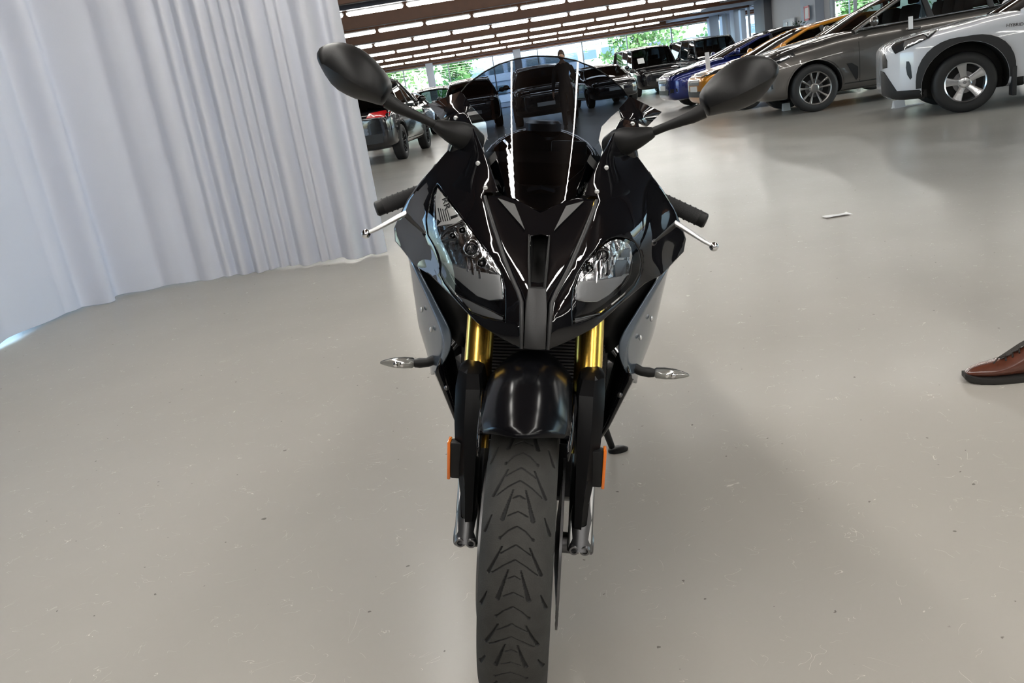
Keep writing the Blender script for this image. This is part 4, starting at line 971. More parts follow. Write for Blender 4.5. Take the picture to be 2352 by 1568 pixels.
def decal_px(name, bvh, poly, root, material, parent, off=.004, step=5, inner=.02):
    """as decal(), the outline measured in the picture and laid on the body where it belongs"""
    out = densify(poly, step); vs, fs = cdt(out, (), step); top = []; bot = []; mi_ = root.matrix_world.inverted(); o = mi_ @ CAM; last = None
    for q in vs:
        d = (mi_.to_3x3() @ ray(q[0], q[1])).normalized(); h = bvh.ray_cast(o, d, 60)
        if h[0] is None: h = bvh.find_nearest(o+d*(last if last else 10.8))
        last = (h[0]-o).length; nn = h[1]
        if nn.dot(d) > 0: nn = -nn
        top.append(h[0]+nn*off); bot.append(h[0]-nn*inner)
    return _shell(name, vs, fs, out, top, bot, material, parent)
def _shell(name, vs, fs, out, top, bot, material, parent):
    g = G(); g.add(top, fs); n = len(out)
    idx = []
    lut = {(round(q[0], 5), round(q[1], 5)): i for i, q in enumerate(vs)}
    for q in out: idx.append(lut.get((round(q[0], 5), round(q[1], 5)), min(range(len(vs)), key=lambda i: (vs[i][0]-q[0])**2+(vs[i][1]-q[1])**2)))
    g.grid([[top[i] for i in idx], [bot[i] for i in idx]], closed_u=True)
    return g.build(name, material, parent, weld=True, angle=40)

def lerp_list(tab, x): return [float(np.interp(x, [t[0] for t in tab], [t[k] for t in tab])) for k in range(1, len(tab[0]))]

def make_car(label, loc, rz, L, W, zr, belt, wr, fo, wb, paint, kind='suv', wheel='dark', glass=None, roof_m=None, hood=1.0, cowl=1.2, a1=.75, rear_in=.25, near=False, group=None, low=.24, face='bar', seats=True, zt_front=.80, name='car', gap=.055, nose=(.50, .68, .80, .89, .95)):
    """L length, W width, zr roof height, belt height, wr wheel radius, fo front overhang, wb wheelbase, hood front height, cowl = windscreen base from the nose, a1 = screen rake"""
    root = empty(name, loc=loc, rz=rz); tag(root, label, name if name in ('van',) else 'car', group); bpy.context.view_layer.update()
    glass = glass or car_glass_d; roof_m = roof_m or paint; w = W/2; X = lambda d: d-L/2
    tab = [(0, zt_front*.86, low+.14, w*nose[0]), (.02, zt_front*.95, low+.08, w*nose[1]), (.08, zt_front, low+.02, w*nose[2]), (.20, hood-.035, low, w*nose[3]), (.38, hood, low, w*nose[4]), (.65, hood+(belt-hood)*.30, low, w*.985), (fo, hood+(belt-hood)*.42, low, w), (cowl*.82, hood+(belt-hood)*.82, low, w), (cowl+.05, belt-.01, low, w),
           (cowl+.5, belt, low, w), (L*.55, belt+.01, low, w), (L*.72, belt+.03, low, w), (L-.75, belt+.035, low, w), (L-.4, belt+.02, low+.02, w*.975), (L-.15, belt-.02, low+.05, w*.93), (L-.04, belt-.10, low+.10, w*.86), (L, belt-.2, low+.16, w*.74)]
    rows = []
    for x, zt, zb, ww in tab:
        h = zt-zb; half = [(0, zb), (.80*ww, zb), (.95*ww, zb+.05), (.985*ww, zb+.22*h), (1.0*ww, zb+.5*h), (.985*ww, zb+.76*h), (.962*ww, zb+.90*h), (.87*ww, zt), (.5*ww, zt+.012), (0, zt+.02)]
        ring = [(X(x), -p_[0], p_[1]) for p_ in half]+[(X(x), p_[0], p_[1]) for p_ in half[1:-1]][::-1]; rows.append(ring)
    g = G(); g.grid(rows, closed_u=True); n = len(rows[0]); g.f += [tuple(range(n)), tuple(range((len(rows)-1)*n, len(rows)*n))]; g.mi += [0, 0]
    body = g.build('body', paint, root, angle=180)
    md = body.modifiers.new('s', 'SUBSURF'); md.levels = 2; md.render_levels = 2
    body.data.materials.append(well)
    cg = G()
    for xx in (fo, fo+wb):
        for s_ in (-1, 1): cg.lathe([(0, s_*(w-.34)), (wr+gap, s_*(w-.34)), (wr+gap+.005, s_*(w+.2)), (0, s_*(w+.2))], (X(xx), 0, wr), 'y', 40)
    cut = cg.build('cut', well, None, smooth=False, weld=True); cut.data.materials.clear(); cut.data.materials.append(paint); cut.data.materials.append(well)
    cut.data.polygons.foreach_set('material_index', [1]*len(cut.data.polygons))
    cut.parent = root
    bo = body.modifiers.new('b', 'BOOLEAN'); bo.object = cut; bo.operation = 'DIFFERENCE'; bo.solver = 'EXACT'
    dg = bpy.context.evaluated_depsgraph_get(); dg.update(); me = bpy.data.meshes.new_from_object(body.evaluated_get(dg)); body.modifiers.clear(); body.data = me; me.name = 'body'; bpy.data.objects.remove(cut)
    me.polygons.foreach_set('use_smooth', [True]*len(me.polygons)); me.set_sharp_from_angle(angle=R(42))
    bm = bmesh.new(); bm.from_mesh(me); bvh = BVHTree.FromBMesh(bm); bm.free()
    for xx in (fo, fo+wb):
        for s_ in (-1, 1): make_wheel(root, wr, .235, wheel, (X(xx), s_*(w-.135), wr), s_ > 0)
    # greenhouse
    wB, wR = w*.925, w*.735 if kind != 'van' else w*.82
    xA0, xA1 = cowl, cowl+a1; xC0, xC1 = L-.10, L-.10-rear_in
    if kind == 'coupe': xC1 = L-1.0; xC0 = L-.3
    def roofz(t): return zr-.075*(1-t)**2*(t < .5)*1.0-.10*max(0, t-.45)**2*(2.2 if kind == 'coupe' else 1.0)-.055*(1-t)**4
    NR = 9; rows = []
    for i in range(NR):
        t = i/(NR-1); x = xA1+(xC1-xA1)*t; z = roofz(t); ww = wR*(1-.05*(1-t)**3)
        rows.append([(X(x)-(.05*(1-(j/4)**2) if i == 0 else 0), ww*j/4, z-.045*abs(j/4)**3) for j in range(-4, 5)])
    g = G(); g.grid(rows); rf = g.build('roof', roof_m, root, angle=60, subsurf=1); md = rf.modifiers.new('t', 'SOLIDIFY'); md.thickness = .05; md.offset = -1
    zA, zC = roofz(0)-.05, roofz(1)-.05
    A0 = lambda s_: V((X(xA0)+.12, s_*wB, belt-.02)); A1_ = lambda s_: V((X(xA1), s_*wR*.955, zA)); C1_ = lambda s_: V((X(xC1), s_*wR*.98, zC)); C0 = lambda s_: V((X(xC0), s_*wB*.93, belt+.01))
    xb0, xb1 = cowl+1.05+.25*a1, cowl+1.02+.55*a1
    def side(s_, x, t):   # point on side glass plane at height fraction t (0 belt, 1 roof)
        xa = A0(s_).x; k = (x-xa)/(C0(s_).x-xa); zt_ = roofz(max(0, min(1, (x-X(xA1))/(X(xC1)-X(xA1)))))-.05
        return V((x, s_*(wB+(wR*.97-wB)*t), belt+(zt_-belt)*t))
    pil = clad if near else paint
    for s_ in (-1, 1):
        gg = G(); gg.tube([A0(s_)+V((-.06, 0, -.02)), A0(s_).lerp(A1_(s_), .5)+V((-.01, s_*.01, .015)), A1_(s_), V((X(xA1)+.25, s_*wR*.985, roofz(.12)-.045))], [.045, .036, .036, .034], 10); gg.build('front_pillar', paint, root)
        gg = G(); gg.tube([side(s_, X(xA1)+.2, 1), side(s_, X((xA1+xC1)/2), 1), C1_(s_)], .033, 8); gg.build('roof_rail', roof_m, root)
        gg = G(); gg.tube([C1_(s_)+V((-.12, 0, 0)), C1_(s_), C1_(s_).lerp(C0(s_), .5)+V((.05, s_*.02, 0)), C0(s_)], [.04, .06, .07, .08], 10, flat=1.3); gg.build('rear_pillar', paint, root)
        b0, b1 = side(s_, X(xb0), 0), side(s_, X(xb0)-.06, 1); gg = G(); gg.tube([b0, b1], [.055, .045], 8, flat=.5, updir=(0, 1, 0)); gg.build('door_pillar', clad, root)
        xq = X(xb0)+.95; q0, q1 = side(s_, min(xq, X(xC0)-.5), 0), side(s_, min(xq, X(xC0)-.5)-.05, 1); gg = G(); gg.tube([q0, q1], [.05, .045], 8, flat=.5, updir=(0, 1, 0)); gg.build('quarter_pillar', clad if near else paint, root)
        e = .004*s_
        for nm, pts in (('front_side_window', [A0(s_), b0, b1, A1_(s_)]), ('rear_side_window', [b0, q0, q1, b1]), ('quarter_window', [q0, C0(s_)+V((-.1, 0, 0)), C1_(s_)+V((-.03, 0, 0)), q1])):
            gg = G(); c_ = sum(pts, V())/4; p2 = [q.lerp(c_, .02) for q in pts]
            gg.grid([[p2[0].lerp(p2[1], t) for t in (0, .5, 1)], [p2[0].lerp(p2[3], .5).lerp(p2[1].lerp(p2[2], .5), t)+V((0, s_*.012, 0)) for t in (0, .5, 1)], [p2[3].lerp(p2[2], t) for t in (0, .5, 1)]]); gg.build(nm, glass, root)
        gg = G(); gg.tube([A0(s_)+V((-.05, s_*.02, .01)), side(s_, X(L*.5), 0)+V((0, s_*.014, 0)), C0(s_)+V((0, s_*.03, .02))], .011, 6); gg.build('window_trim', trim_ch if near else clad, root)
        # wing mirror
        m0 = A0(s_)+V((.22, s_*.02, .04)); gg = G(); gg.tube([m0, m0+V((-.02, s_*.10, .02))], .02, 8); gg.ball(m0+V((-.02, s_*.17, .05)), .11, 12, 8, (.55, .95, .72)); gg.build('wing_mirror', paint, root)
    arc = lambda A, Bq, bul, z0=0: [A.lerp(Bq, t)+V((-bul*(1-(2*t-1)**2), 0, z0*(1-(2*t-1)**2))) for t in np.linspace(0, 1, 9)]
    lo_, hi_ = arc(A0(-1)+V((-.03, .02, -.005)), A0(1)+V((-.03, -.02, -.005)), .20, .03), arc(A1_(-1), A1_(1), .06, .045)
    g = G(); g.grid([lo_, [a.lerp(b, .5)+V((-.012, 0, .02)) for a, b in zip(lo_, hi_)], hi_]); g.build('windscreen', glass, root)
    lo_, hi_ = arc(C0(-1), C0(1), -.06), arc(C1_(-1), C1_(1), -.04, .04)
    g = G(); g.grid([lo_, [a.lerp(b, .5)+V((.02, 0, .01)) for a, b in zip(lo_, hi_)], hi_]); g.build('rear_window', glass, root)
    if seats:
        for xx, ys in ((cowl+1.15, (-.37, .37)), (cowl+2.0, (-.42, 0, .42))):
            for y_ in ys:
                if xx > L-1.0: continue
                gg = G(); gg.box((X(xx), y_, belt-.06), (.16, .48 if len(ys) == 2 else .38, .62), .06, rot=Matrix.Rotation(R(12), 3, 'Y')); gg.box((X(xx)+.10, y_, belt+.34), (.10, .27, .17), .04); gg.build('seat', seat_m, root)
        gg = G(); gg.box((X(cowl+.42), 0, belt-.04), (.42, W*.74, .16), .05); gg.build('dashboard', seat_m, root)
    # face
    fh = zt_front
    if face:
        decal('grille', bvh, [(-w*.45, fh-.16), (w*.45, fh-.16), (w*.50, fh+.0), (w*.44, fh+.06), (-w*.44, fh+.06), (-w*.50, fh+.0)], 'front', grille_m, root, off=.006, step=.08)
        decal('lower_grille', bvh, [(-w*.55, low+.16), (w*.55, low+.16), (w*.6, low+.28), (-w*.6, low+.28)], 'front', grille_m, root, off=.006, step=.08)
        for k in range(3): decal('grille_bar', bvh, [(-w*.44, fh-.12+k*.06), (w*.44, fh-.12+k*.06), (w*.44, fh-.105+k*.06), (-w*.44, fh-.105+k*.06)], 'front', trim_ch, root, off=.012, step=.1)
        decal('number_plate', bvh, [(-.26, low+.27), (.26, low+.27), (.26, low+.38), (-.26, low+.38)], 'front', plate_m, root, off=.014, step=.12)
        for s_ in (-1, 1):
            hl = [(s_*w*.52, fh-.03), (s_*w*.90, fh+.03), (s_*w*.92, fh+.13), (s_*w*.62, fh+.07)]
            o = decal('headlamp', bvh, hl, 'front', lamp_dark, root, off=.008, step=.06)
            decal('lamp_reflector', bvh, [(s_*w*.60, fh), (s_*w*.72, fh+.02), (s_*w*.73, fh+.07), (s_*w*.63, fh+.05)], 'front', lampglass, o, off=.012, step=.05)
            decal('fog_lamp', bvh, [(s_*w*.68, low+.2), (s_*w*.86, low+.22), (s_*w*.86, low+.3), (s_*w*.70, low+.3)], 'front', grille_m, root, off=.006, step=.06)
    for s_ in (-1, 1):
        o = decal('tail_lamp', bvh, [(s_*w*.42, belt-.17), (s_*w*.90, belt-.20), (s_*w*.92, belt-.06), (s_*w*.5, belt-.08)], 'rear', red_lamp, root, off=.01, step=.07)
        decal('sill', bvh, [(X(fo+wr+.1), low), (X(fo+wb-wr-.1), low), (X(fo+wb-wr-.1), low+.14), (X(fo+wr+.1), low+.14)], 'side', clad, root, off=.006, s=s_, step=.2)
        for xx in (cowl+1.0, cowl+1.9):
            gg = G(); h = bvh.ray_cast(V((X(xx), s_*3, belt-.13)), V((0, -s_, 0)), 6)
            if h[0]: gg.box(h[0]+V((0, s_*.02, 0)), (.2, .025, .03), .008); gg.build('door_handle', paint, root)
        for xx in ((cowl+.12, xb0, xb0+1.0) if near else ()):
            decal('door_gap', bvh, [(X(xx), low+.14), (X(xx)+.008, low+.14), (X(xx)+.008, belt-.05), (X(xx), belt-.05)], 'side', well, root, off=.0015, s=s_, step=.08)
        for xx in (fo, fo+wb):   # arch lips
            if near: continue
            ro, ri = wr+.10, wr+.05
            pol = [(X(xx)+ro*math.cos(a), wr+ro*math.sin(a)) for a in np.linspace(-.05, math.pi+.05, 13)]+[(X(xx)+ri*math.cos(a), wr+ri*math.sin(a)) for a in np.linspace(math.pi+.05, -.05, 13)]
            decal('arch_lip', bvh, pol, 'side', clad, root, off=.008, s=s_, step=.14)
    decal('bumper_insert', bvh, [(-w*.7, low+.17), (w*.7, low+.17), (w*.72, low+.36), (-w*.72, low+.36)], 'rear', clad, root, off=.01, step=.12)
    return root, bvh

white_p = mat('white_car_paint', (.80, .82, .87), .25, coat=1.0)
grey_p = mat('warm_grey_car_paint', (.145, .135, .125), .28, metal=.6, coat=1.0)
orange_p = mat('golden_orange_car_paint', (.58, .235, .012), .3, metal=.45, coat=1.0)
blue_p = mat('deep_blue_car_paint', (.010, .022, .16), .25, metal=.5, coat=1.0)
black_p = mat('black_car_paint', (.008, .008, .010), .15, coat=1.0)
dgrey_p = mat('anthracite_car_paint', (.028, .032, .038), .2, metal=.4, coat=1.0)
silver_p = mat('silver_car_paint', (.42, .46, .50), .25, metal=.6, coat=1.0)

# white crossover, nearest
Lr = 4.60; cxr = 5.02+Lr/2
PSI = R(-19); lw = V((.87-Lr/2, -(.93-.135), 0)); rc_ = V((5.98, 10.46, 0))-Matrix.Rotation(PSI, 3, 'Z') @ lw
rav, rb = make_car('white crossover car with black wheel arches and five-spoke silver wheels', rc_, PSI, Lr, 1.86, 1.685, 1.10, .356, .87, 2.69, white_p, wheel='five', hood=.98, cowl=1.42, a1=.95, near=True, face=None, low=.22, zt_front=.90, rear_in=.35, gap=.115, nose=(.36, .52, .66, .80, .91))
PX = lambda nm, pts, mt, off=.006, par=None, step=5, inner=.02: decal_px(nm, rb, pts, rav, mt, par or rav, off, step, inner)
for s_ in (-1, 1):
    for xc in (.87-Lr/2, .87-Lr/2+2.69):
        ri = .356+.121; ro = lambda a: .356+.115+.062+.050*abs(math.sin(2*a))**1.5
        pol = [(xc+ro(a)*math.cos(a), .356+ro(a)*math.sin(a)) for a in np.linspace(-.0, math.pi+.0, 21)]+[(xc+ri*math.cos(a), .356+ri*math.sin(a)) for a in np.linspace(math.pi+.0, -.0, 21)]
        decal('arch_cladding', rb, pol, 'side', clad, rav, off=.022, s=s_, step=.06)
PX('front_cladding', [(2024, 163), (2031, 165), (2060, 209), (2128, 205), (2129, 231), (2050, 231), (2027, 218)], clad, .012)
hd = PX('headlamp', [(2046, 103), (2080, 93), (2119, 80), (2157, 68), (2134, 88), (2094, 107), (2057, 124), (2050, 113)], lamp_dark, .010)
PX('lamp_reflector', [(2078, 97), (2100, 90), (2122, 83), (2128, 88), (2112, 97), (2092, 105), (2076, 108)], lampglass, .015, hd)
PX('marker_lamp', [(2122, 80), (2150, 71), (2132, 85)], plate_m, .015, hd)
PX('fog_vent', [(2082, 141), (2088, 141), (2092, 150), (2095, 178), (2091, 183), (2084, 172), (2081, 156)], grille_m, .004)
PX('grille', [(2026, 122), (2032, 124), (2038, 140), (2038, 156), (2028, 158)], grille_m, .006)
PX('bonnet_gap', [(2046, 100), (2080, 88), (2150, 64), (2230, 38), (2290, 24), (2290, 26), (2230, 40), (2150, 66), (2080, 90), (2046, 102)], mat('panel_gap_grey', (.2, .2, .21), .6), .001)
PX('skid_plate', [(2026, 218), (2040, 221), (2046, 230), (2034, 230)], silver_p, .012)
PX('sill_cladding', [(2329, 178), (2351, 174), (2351, 206), (2329, 212)], clad, .012)
g = G()
g.box((.87-Lr/2+.52, -.86, .30), (.05, .16, .34), .01); g.build('mud_flap', clad, rav)
me = text_mesh('HYBRID', .052, .001); mi_ = rav.matrix_world.inverted(); h = rb.ray_cast(mi_ @ CAM, (mi_.to_3x3() @ ray(2331, 57)).normalized(), 60); o = bpy.data.objects.new('badge', me); me.materials.append(grille_m); link(o, rav); o.location = h[0]+V((0, -.004, 0)); o.rotation_euler = (R(90), R(4), 0)
# grey crossover behind it
Lx = 4.92; cxx = 4.79+Lx/2
x5, xb_ = make_car('warm grey metallic crossover car with ten thin grey wheel spokes', (cxx, 14.86, 0), R(-4), Lx, 1.98, 1.745, 1.19, .378, .83, 2.975, grey_p, wheel='ten', hood=1.03, cowl=1.42, a1=.92, near=True, low=.24, glass=car_glass, zt_front=.96, rear_in=.4)
PX2 = lambda nm, pts, mt, off=.006, par=None: decal_px(nm, xb_, pts, x5, mt, par or x5, off, 5, .02)
hd = PX2('headlamp', [(1775, 136), (1798, 128), (1821, 122), (1827, 127), (1803, 140), (1778, 151)], lamp_dark, .010)
PX2('lamp_reflector', [(1792, 134), (1815, 126), (1820, 129), (1804, 137), (1792, 141)], lampglass, .015, hd)
PX2('fender_vent', [(1945, 146), (1956, 144), (1971, 153), (1971, 178), (1966, 183), (1957, 168)], grille_m, .006)
fl = [(1931+16+16*math.copysign(abs(math.cos(a))**.6, math.cos(a)), 121+12*math.copysign(abs(math.sin(a))**.6, math.sin(a))-.13*16*math.cos(a)) for a in np.linspace(0, 2*math.pi, 20, endpoint=False)]
PX2('charge_flap', fl, mat('grey_flap', (.125, .117, .108), .3, metal=.6, coat=1.0), .003)
for s_ in (-1, 1):
    ro, ri = .378+.085, .378+.045; xx = .83-Lx/2
    for xc in (xx, xx+2.975):
        pol = [(xc+ro*math.cos(a), .378+ro*math.sin(a)) for a in np.linspace(-.05, math.pi+.05, 15)]+[(xc+ri*math.cos(a), .378+ri*math.sin(a)) for a in np.linspace(math.pi+.05, -.05, 15)]
        decal('arch_lip', xb_, pol, 'side', grey_p, x5, off=.012, s=s_, step=.1)
# golden orange and blue cars further along the row
make_car('golden orange hatchback car parked behind the warm grey crossover', (4.62+2.15, 18.15, 0), 0, 4.30, 1.80, 1.53, 1.02, .335, .86, 2.58, orange_p, wheel='dark', hood=.86, cowl=1.25, a1=.95, low=.2, zt_front=.76)
make_car('deep blue coupe-roofed crossover car beyond the golden orange hatchback', (4.75+2.25, 21.7, 0), 0, 4.50, 1.84, 1.56, 1.08, .36, .88, 2.68, blue_p, kind='coupe', wheel='dark', hood=.92, cowl=1.30, a1=1.0, low=.22, roof_m=black_p, zt_front=.82)
# dark vehicles facing the viewer
GF = None
make_car('black delivery van facing the viewer with a paper sheet in its windscreen', (7.55, 37.4, 0), R(93), 4.9, 1.95, 1.99, 1.15, .34, .90, 3.0, black_p, kind='van', hood=1.02, cowl=1.0, a1=.55, name='van', zt_front=.95)
make_car('second black van parked further right, half hidden by the blue car', (10.0, 36.8, 0), R(95), 4.9, 1.95, 1.99, 1.15, .34, .90, 3.0, dgrey_p, kind='van', hood=1.02, cowl=1.0, a1=.55, name='van', zt_front=.95)
make_car('low black saloon car facing the viewer left of the black van', (4.95, 33.2, 0), R(94), 4.6, 1.85, 1.50, .98, .33, .9, 2.7, black_p, hood=.86, cowl=1.2, a1=.9, zt_front=.76)
make_car('large black car seen through the smoked motorcycle windscreen', (2.15, 27.3, 0), R(88), 4.7, 1.92, 1.72, 1.10, .37, .9, 2.8, black_p, hood=1.02, cowl=1.25, a1=.75, zt_front=.95)
make_car('dark grey car facing the viewer just left of the motorcycle windscreen', (-.05, 30.2, 0), R(90), 4.6, 1.88, 1.70, 1.08, .36, .9, 2.7, dgrey_p, hood=1.0, cowl=1.25, a1=.8, zt_front=.92)
make_car('small dark car with clear windows standing near the far glass wall', (-1.65, 37.5, 0), R(90), 4.1, 1.78, 1.72, 1.05, .34, .8, 2.5, dgrey_p, hood=.95, cowl=1.0, a1=.6, zt_front=.88, glass=car_glass, seats=False)
make_car('silver car parked behind the black rear-facing crossover', (-2.45, 29.5, 0), R(-96), 4.5, 1.84, 1.55, 1.0, .34, .9, 2.65, silver_p, hood=.9, cowl=1.2, a1=.9, zt_front=.8, seats=False)
SUVL = make_car('black crossover car seen from behind with red tail lamps beside the curtain', (-2.42, 20.75, 0), R(-97), 4.75, 1.95, 1.84, 1.16, .378, .88, 2.95, black_p, hood=1.05, cowl=1.3, a1=.8, zt_front=.95, low=.28)

# ================================================================ PEOPLE
skin_m = mat('skin', (.50, .28, .19), .5, var=.06)
def person(label, loc, rz, h, top_m, leg_m, hair_m, stance=.10, shoes=None, dx=0.0):
    """facing local -x; feet on z = 0"""
    root = empty('person', loc=loc, rz=rz); tag(root, label, 'person')
    k = h/1.78; P = []; E_ = []; Rr = []; M = []
    def v(x, y, z, r, mi, to=None, sh=1.0):
        P.append(((x+dx*sh)*k, y*k, z*k)); Rr.append(r*k); M.append(mi); i = len(P)-1
        if to is not None: E_.append((to, i))
        return i
    pel = v(0, 0, .95, .135, 1); sp = v(.0, 0, 1.10, .125, 0, pel); ch = v(0, 0, 1.30, .145, 0, sp); ub = v(.01, 0, 1.43, .115, 0, ch); nk = v(.0, 0, 1.53, .052, 2, ub); hd = v(-.01, 0, 1.585, .05, 2, nk)
    for s_ in (-1, 1):
        hp = v(0, s_*.095, .88, .105, 1, pel); fr = s_ > 0; sk, sc, sa = (.80, .52, .04) if fr else (1.35, 1.80, 2.1)
        kn = v(-.015, s_*stance, .50, .073, 1, hp, sk); cf = v(.015, s_*stance, .34, .066, 1, kn, sc); an = v(.03, s_*stance, .12, .062, 1, cf, sa)
        v(.03, s_*stance, .085, .062, 1, an, sa-.05 if fr else sa)
        sh = v(.01, s_*.17, 1.42, .072, 0, ub); ab = .16 if dx else 0
        el = v(.03+ab*.6, s_*.255, 1.13, .052, 0, sh); wr = v(-.05+ab, s_*.285, .90, .036, 0, el); wr2 = v(-.058+ab, s_*.288, .87, .028, 2, wr)
        pm = v(-.075+ab, s_*.292, .82, .031, 2, wr2)
        for j, (fx_, dl) in enumerate(((-.030, .075), (-.010, .088), (.010, .083), (.028, .066))):
            f1 = v(-.080+fx_+ab, s_*.297, .785, .0105, 2, pm); f2 = v(-.087+fx_+ab, s_*.294, .785-dl*.5, .0092, 2, f1); v(-.085+fx_+ab, s_*.283, .785-dl, .0080, 2, f2)
        t1 = v(-.112+ab, s_*.277, .81, .011, 2, pm); v(-.122+ab, s_*.267, .77, .009, 2, t1)
    me = bpy.data.meshes.new('body'); me.from_pydata(P, E_, []); o = bpy.data.objects.new('body', me); COL.objects.link(o)
    md = o.modifiers.new('k', 'SKIN'); md.use_smooth_shade = True; md.branch_smoothing = .3
    for i, q in enumerate(me.skin_vertices[0].data): q.radius = (Rr[i], Rr[i]); q.use_root = (i == 0)
    ss = o.modifiers.new('s', 'SUBSURF'); ss.levels = 2; ss.render_levels = 2
    dg = bpy.context.evaluated_depsgraph_get(); dg.update(); m2 = bpy.data.meshes.new_from_object(o.evaluated_get(dg)); bpy.data.objects.remove(o)
    m2.materials.clear()
    for q in (top_m, leg_m, skin_m): m2.materials.append(q)
    PA = np.array(P)
    for f in m2.polygons:
        c = np.array(f.center); i = int(np.argmin(((PA-c)**2).sum(1)/np.array(Rr)**.5)); f.material_index = M[i]
        if c[2] < .99*k and M[i] == 0 and abs(c[1]) < .18*k: f.material_index = 1
        f.use_smooth = True
    b = bpy.data.objects.new('body', m2); link(b, root)
    # head
    g = G(); n1, n2 = 20, 16; rows = []
    for i in range(n2+1):
        a = math.pi*i/n2; row = []
        for j in range(n1):
            t = 2*math.pi*j/n1; x = -math.cos(t)*math.sin(a)*.095; y = math.sin(t)*math.sin(a)*.074; z = math.cos(a)*.118
            if z < 0: y *= 1-.32*(-z/.118)**2; x *= (1-.12*(-z/.118)**2)
            if x < 0 and abs(y) < .02: x -= .020*math.exp(-((z+.018)/.022)**2)*(1-abs(y)/.02)
            if x < 0: x += .006*math.exp(-((z-.012)/.014)**2-((abs(y)-.032)/.016)**2); x -= .004*math.exp(-((z+.062)/.012)**2-(y/.03)**2)
            row.append(((x+dx)*k, y*k, (1.665+z)*k))
        rows.append(row)
    g.grid(rows, closed_u=True); hdo = g.build('head', skin_m, root, angle=180, weld=True)
    for s_ in (-1, 1):
        g = G(); g.ball(((.005+dx)*k, s_*.076*k, 1.655*k), .03*k, 10, 8, (.6, .3, 1)); g.build('ear', skin_m, hdo)
        g = G(); g.ball(((-.083+dx)*k, s_*.031*k, 1.677*k), .012*k, 10, 8); g.build('eye', mat('eye_white', (.7, .7, .68), .2), hdo)
    g = G(); g.ball(((-.092+dx)*k, 0, 1.605*k), .024*k, 12, 6, (.35, 1, .28)); g.build('mouth', mat('lips', (.42, .16, .13), .5), hdo)
    g = G(); rows = []
    for i in range(9):
        a = math.pi*.60*i/8; rows.append([((-math.cos(t)*math.sin(a)*.102+.006+dx)*k, math.sin(t)*math.sin(a)*.081*k, (1.672+math.cos(a)*.124+(.05*math.cos(t)*math.sin(a) if i > 4 else 0))*k) for t in np.linspace(0, 2*math.pi, 20, endpoint=False)])
    g.grid(rows, closed_u=True); o = g.build('hair', hair_m, root, angle=180, weld=True); md = o.modifiers.new('t', 'SOLIDIFY'); md.thickness = .008
    # shoes
    sm, sole_m, lace_m = shoes
    prof = [(0, .014, .030), (.012, .026, .042), (.04, .038, .054), (.075, .0455, .060), (.105, .047, .068), (.135, .045, .085), (.165, .041, .105), (.195, .038, .122), (.215, .037, .130), (.245, .036, .125), (.275, .033, .115), (.295, .022, .108)]
    for s_ in (-1, 1):
        off = V((-.20+(0 if s_ > 0 else 2.1*dx*k), s_*stance*k, 0))
        g = G(); rows = []
        for s, w_, t in prof:
            zb = .016+(.012 if s < .02 else 0)*(1-s/.02)
            ww = w_; rows.append([off+V((s, ww*math.copysign(abs(math.sin(a))**.8, math.sin(a)) if True else 0, zb+(t-zb)*(.5-.5*math.cos(a)) if a <= math.pi else zb+(t-zb)*(.5-.5*math.cos(2*math.pi-a)))) for a in np.linspace(0, 2*math.pi, 20, endpoint=False)])
        g.grid(rows, closed_u=True); g.f += [tuple(range(20)), tuple(range(220, 240))]; g.mi += [0, 0]; so = g.build('shoe', sm, root, angle=70, subsurf=1)
        g = G(); out = [(s, w_+.006) for s, w_, _ in prof]; ring = [(s-.004, w_) for s, w_ in out]+[(s-.004, -w_) for s, w_ in out][::-1]
        lift = lambda s: .012*max(0, 1-s/.05)**2
        g.grid([[off+V((s, w_*.94, .000+lift(s))) for s, w_ in ring], [off+V((s, w_, .004+lift(s))) for s, w_ in ring], [off+V((s, w_, .020+lift(s)*.7)) for s, w_ in ring], [off+V((s, w_*.8, .022+lift(s)*.7)) for s, w_ in ring]], closed_u=True)
        n = len(ring); g.f += [tuple(range(n)), tuple(range(3*n, 4*n))]; g.mi += [0, 0]; g.build('sole', sole_m, so)
        g = G(); g.grid([[off+V((s, y_, z_)) for y_ in np.linspace(-w_, w_, 7)] for s, w_, z_ in ((.100, .010, .0715), (.12, .013, .0835), (.16, .015, .1105), (.2, .016, .133), (.214, .017, .146))]); g.build('tongue', lace_m, so)
        for q in range(5):
            s0 = .118+q*.019; z0 = float(np.interp(s0, [p_[0] for p_ in prof], [p_[2] for p_ in prof]))+.004
            g = G(); g.tube([off+V((s0-.006, -.024, z0-.010)), off+V((s0, 0, z0+.003)), off+V((s0+.010, .024, z0-.007))], .0027, 6); g.build('lace', lace_m, so)
        g = G(); g.tube([off+V((.118, -.012, .082)), off+V((.09, -.02, .080)), off+V((.075, -.03, .066))], .0022, 6); g.build('lace_end', lace_m, so)
    return root
brown_leather = mat('brown_polished_leather', (.105, .032, .018), .26, coat=.5, var=.35, vscale=30)
sole_m = mat('black_shoe_sole', (.018, .017, .016), .6); lace_m = mat('dark_lace', (.02, .015, .012), .7)
navy = mat('dark_navy_cloth', (.012, .013, .018), .8, bump=.2, bscale=600); charc = mat('charcoal_cloth', (.02, .02, .022), .8)
hair_b = mat('brown_hair', (.06, .035, .02), .6)
ank = V((1.672, 2.448, 0)); th = R(-14)     # near man: his left foot shows in the picture, the rest of him is past its edge
st = .125
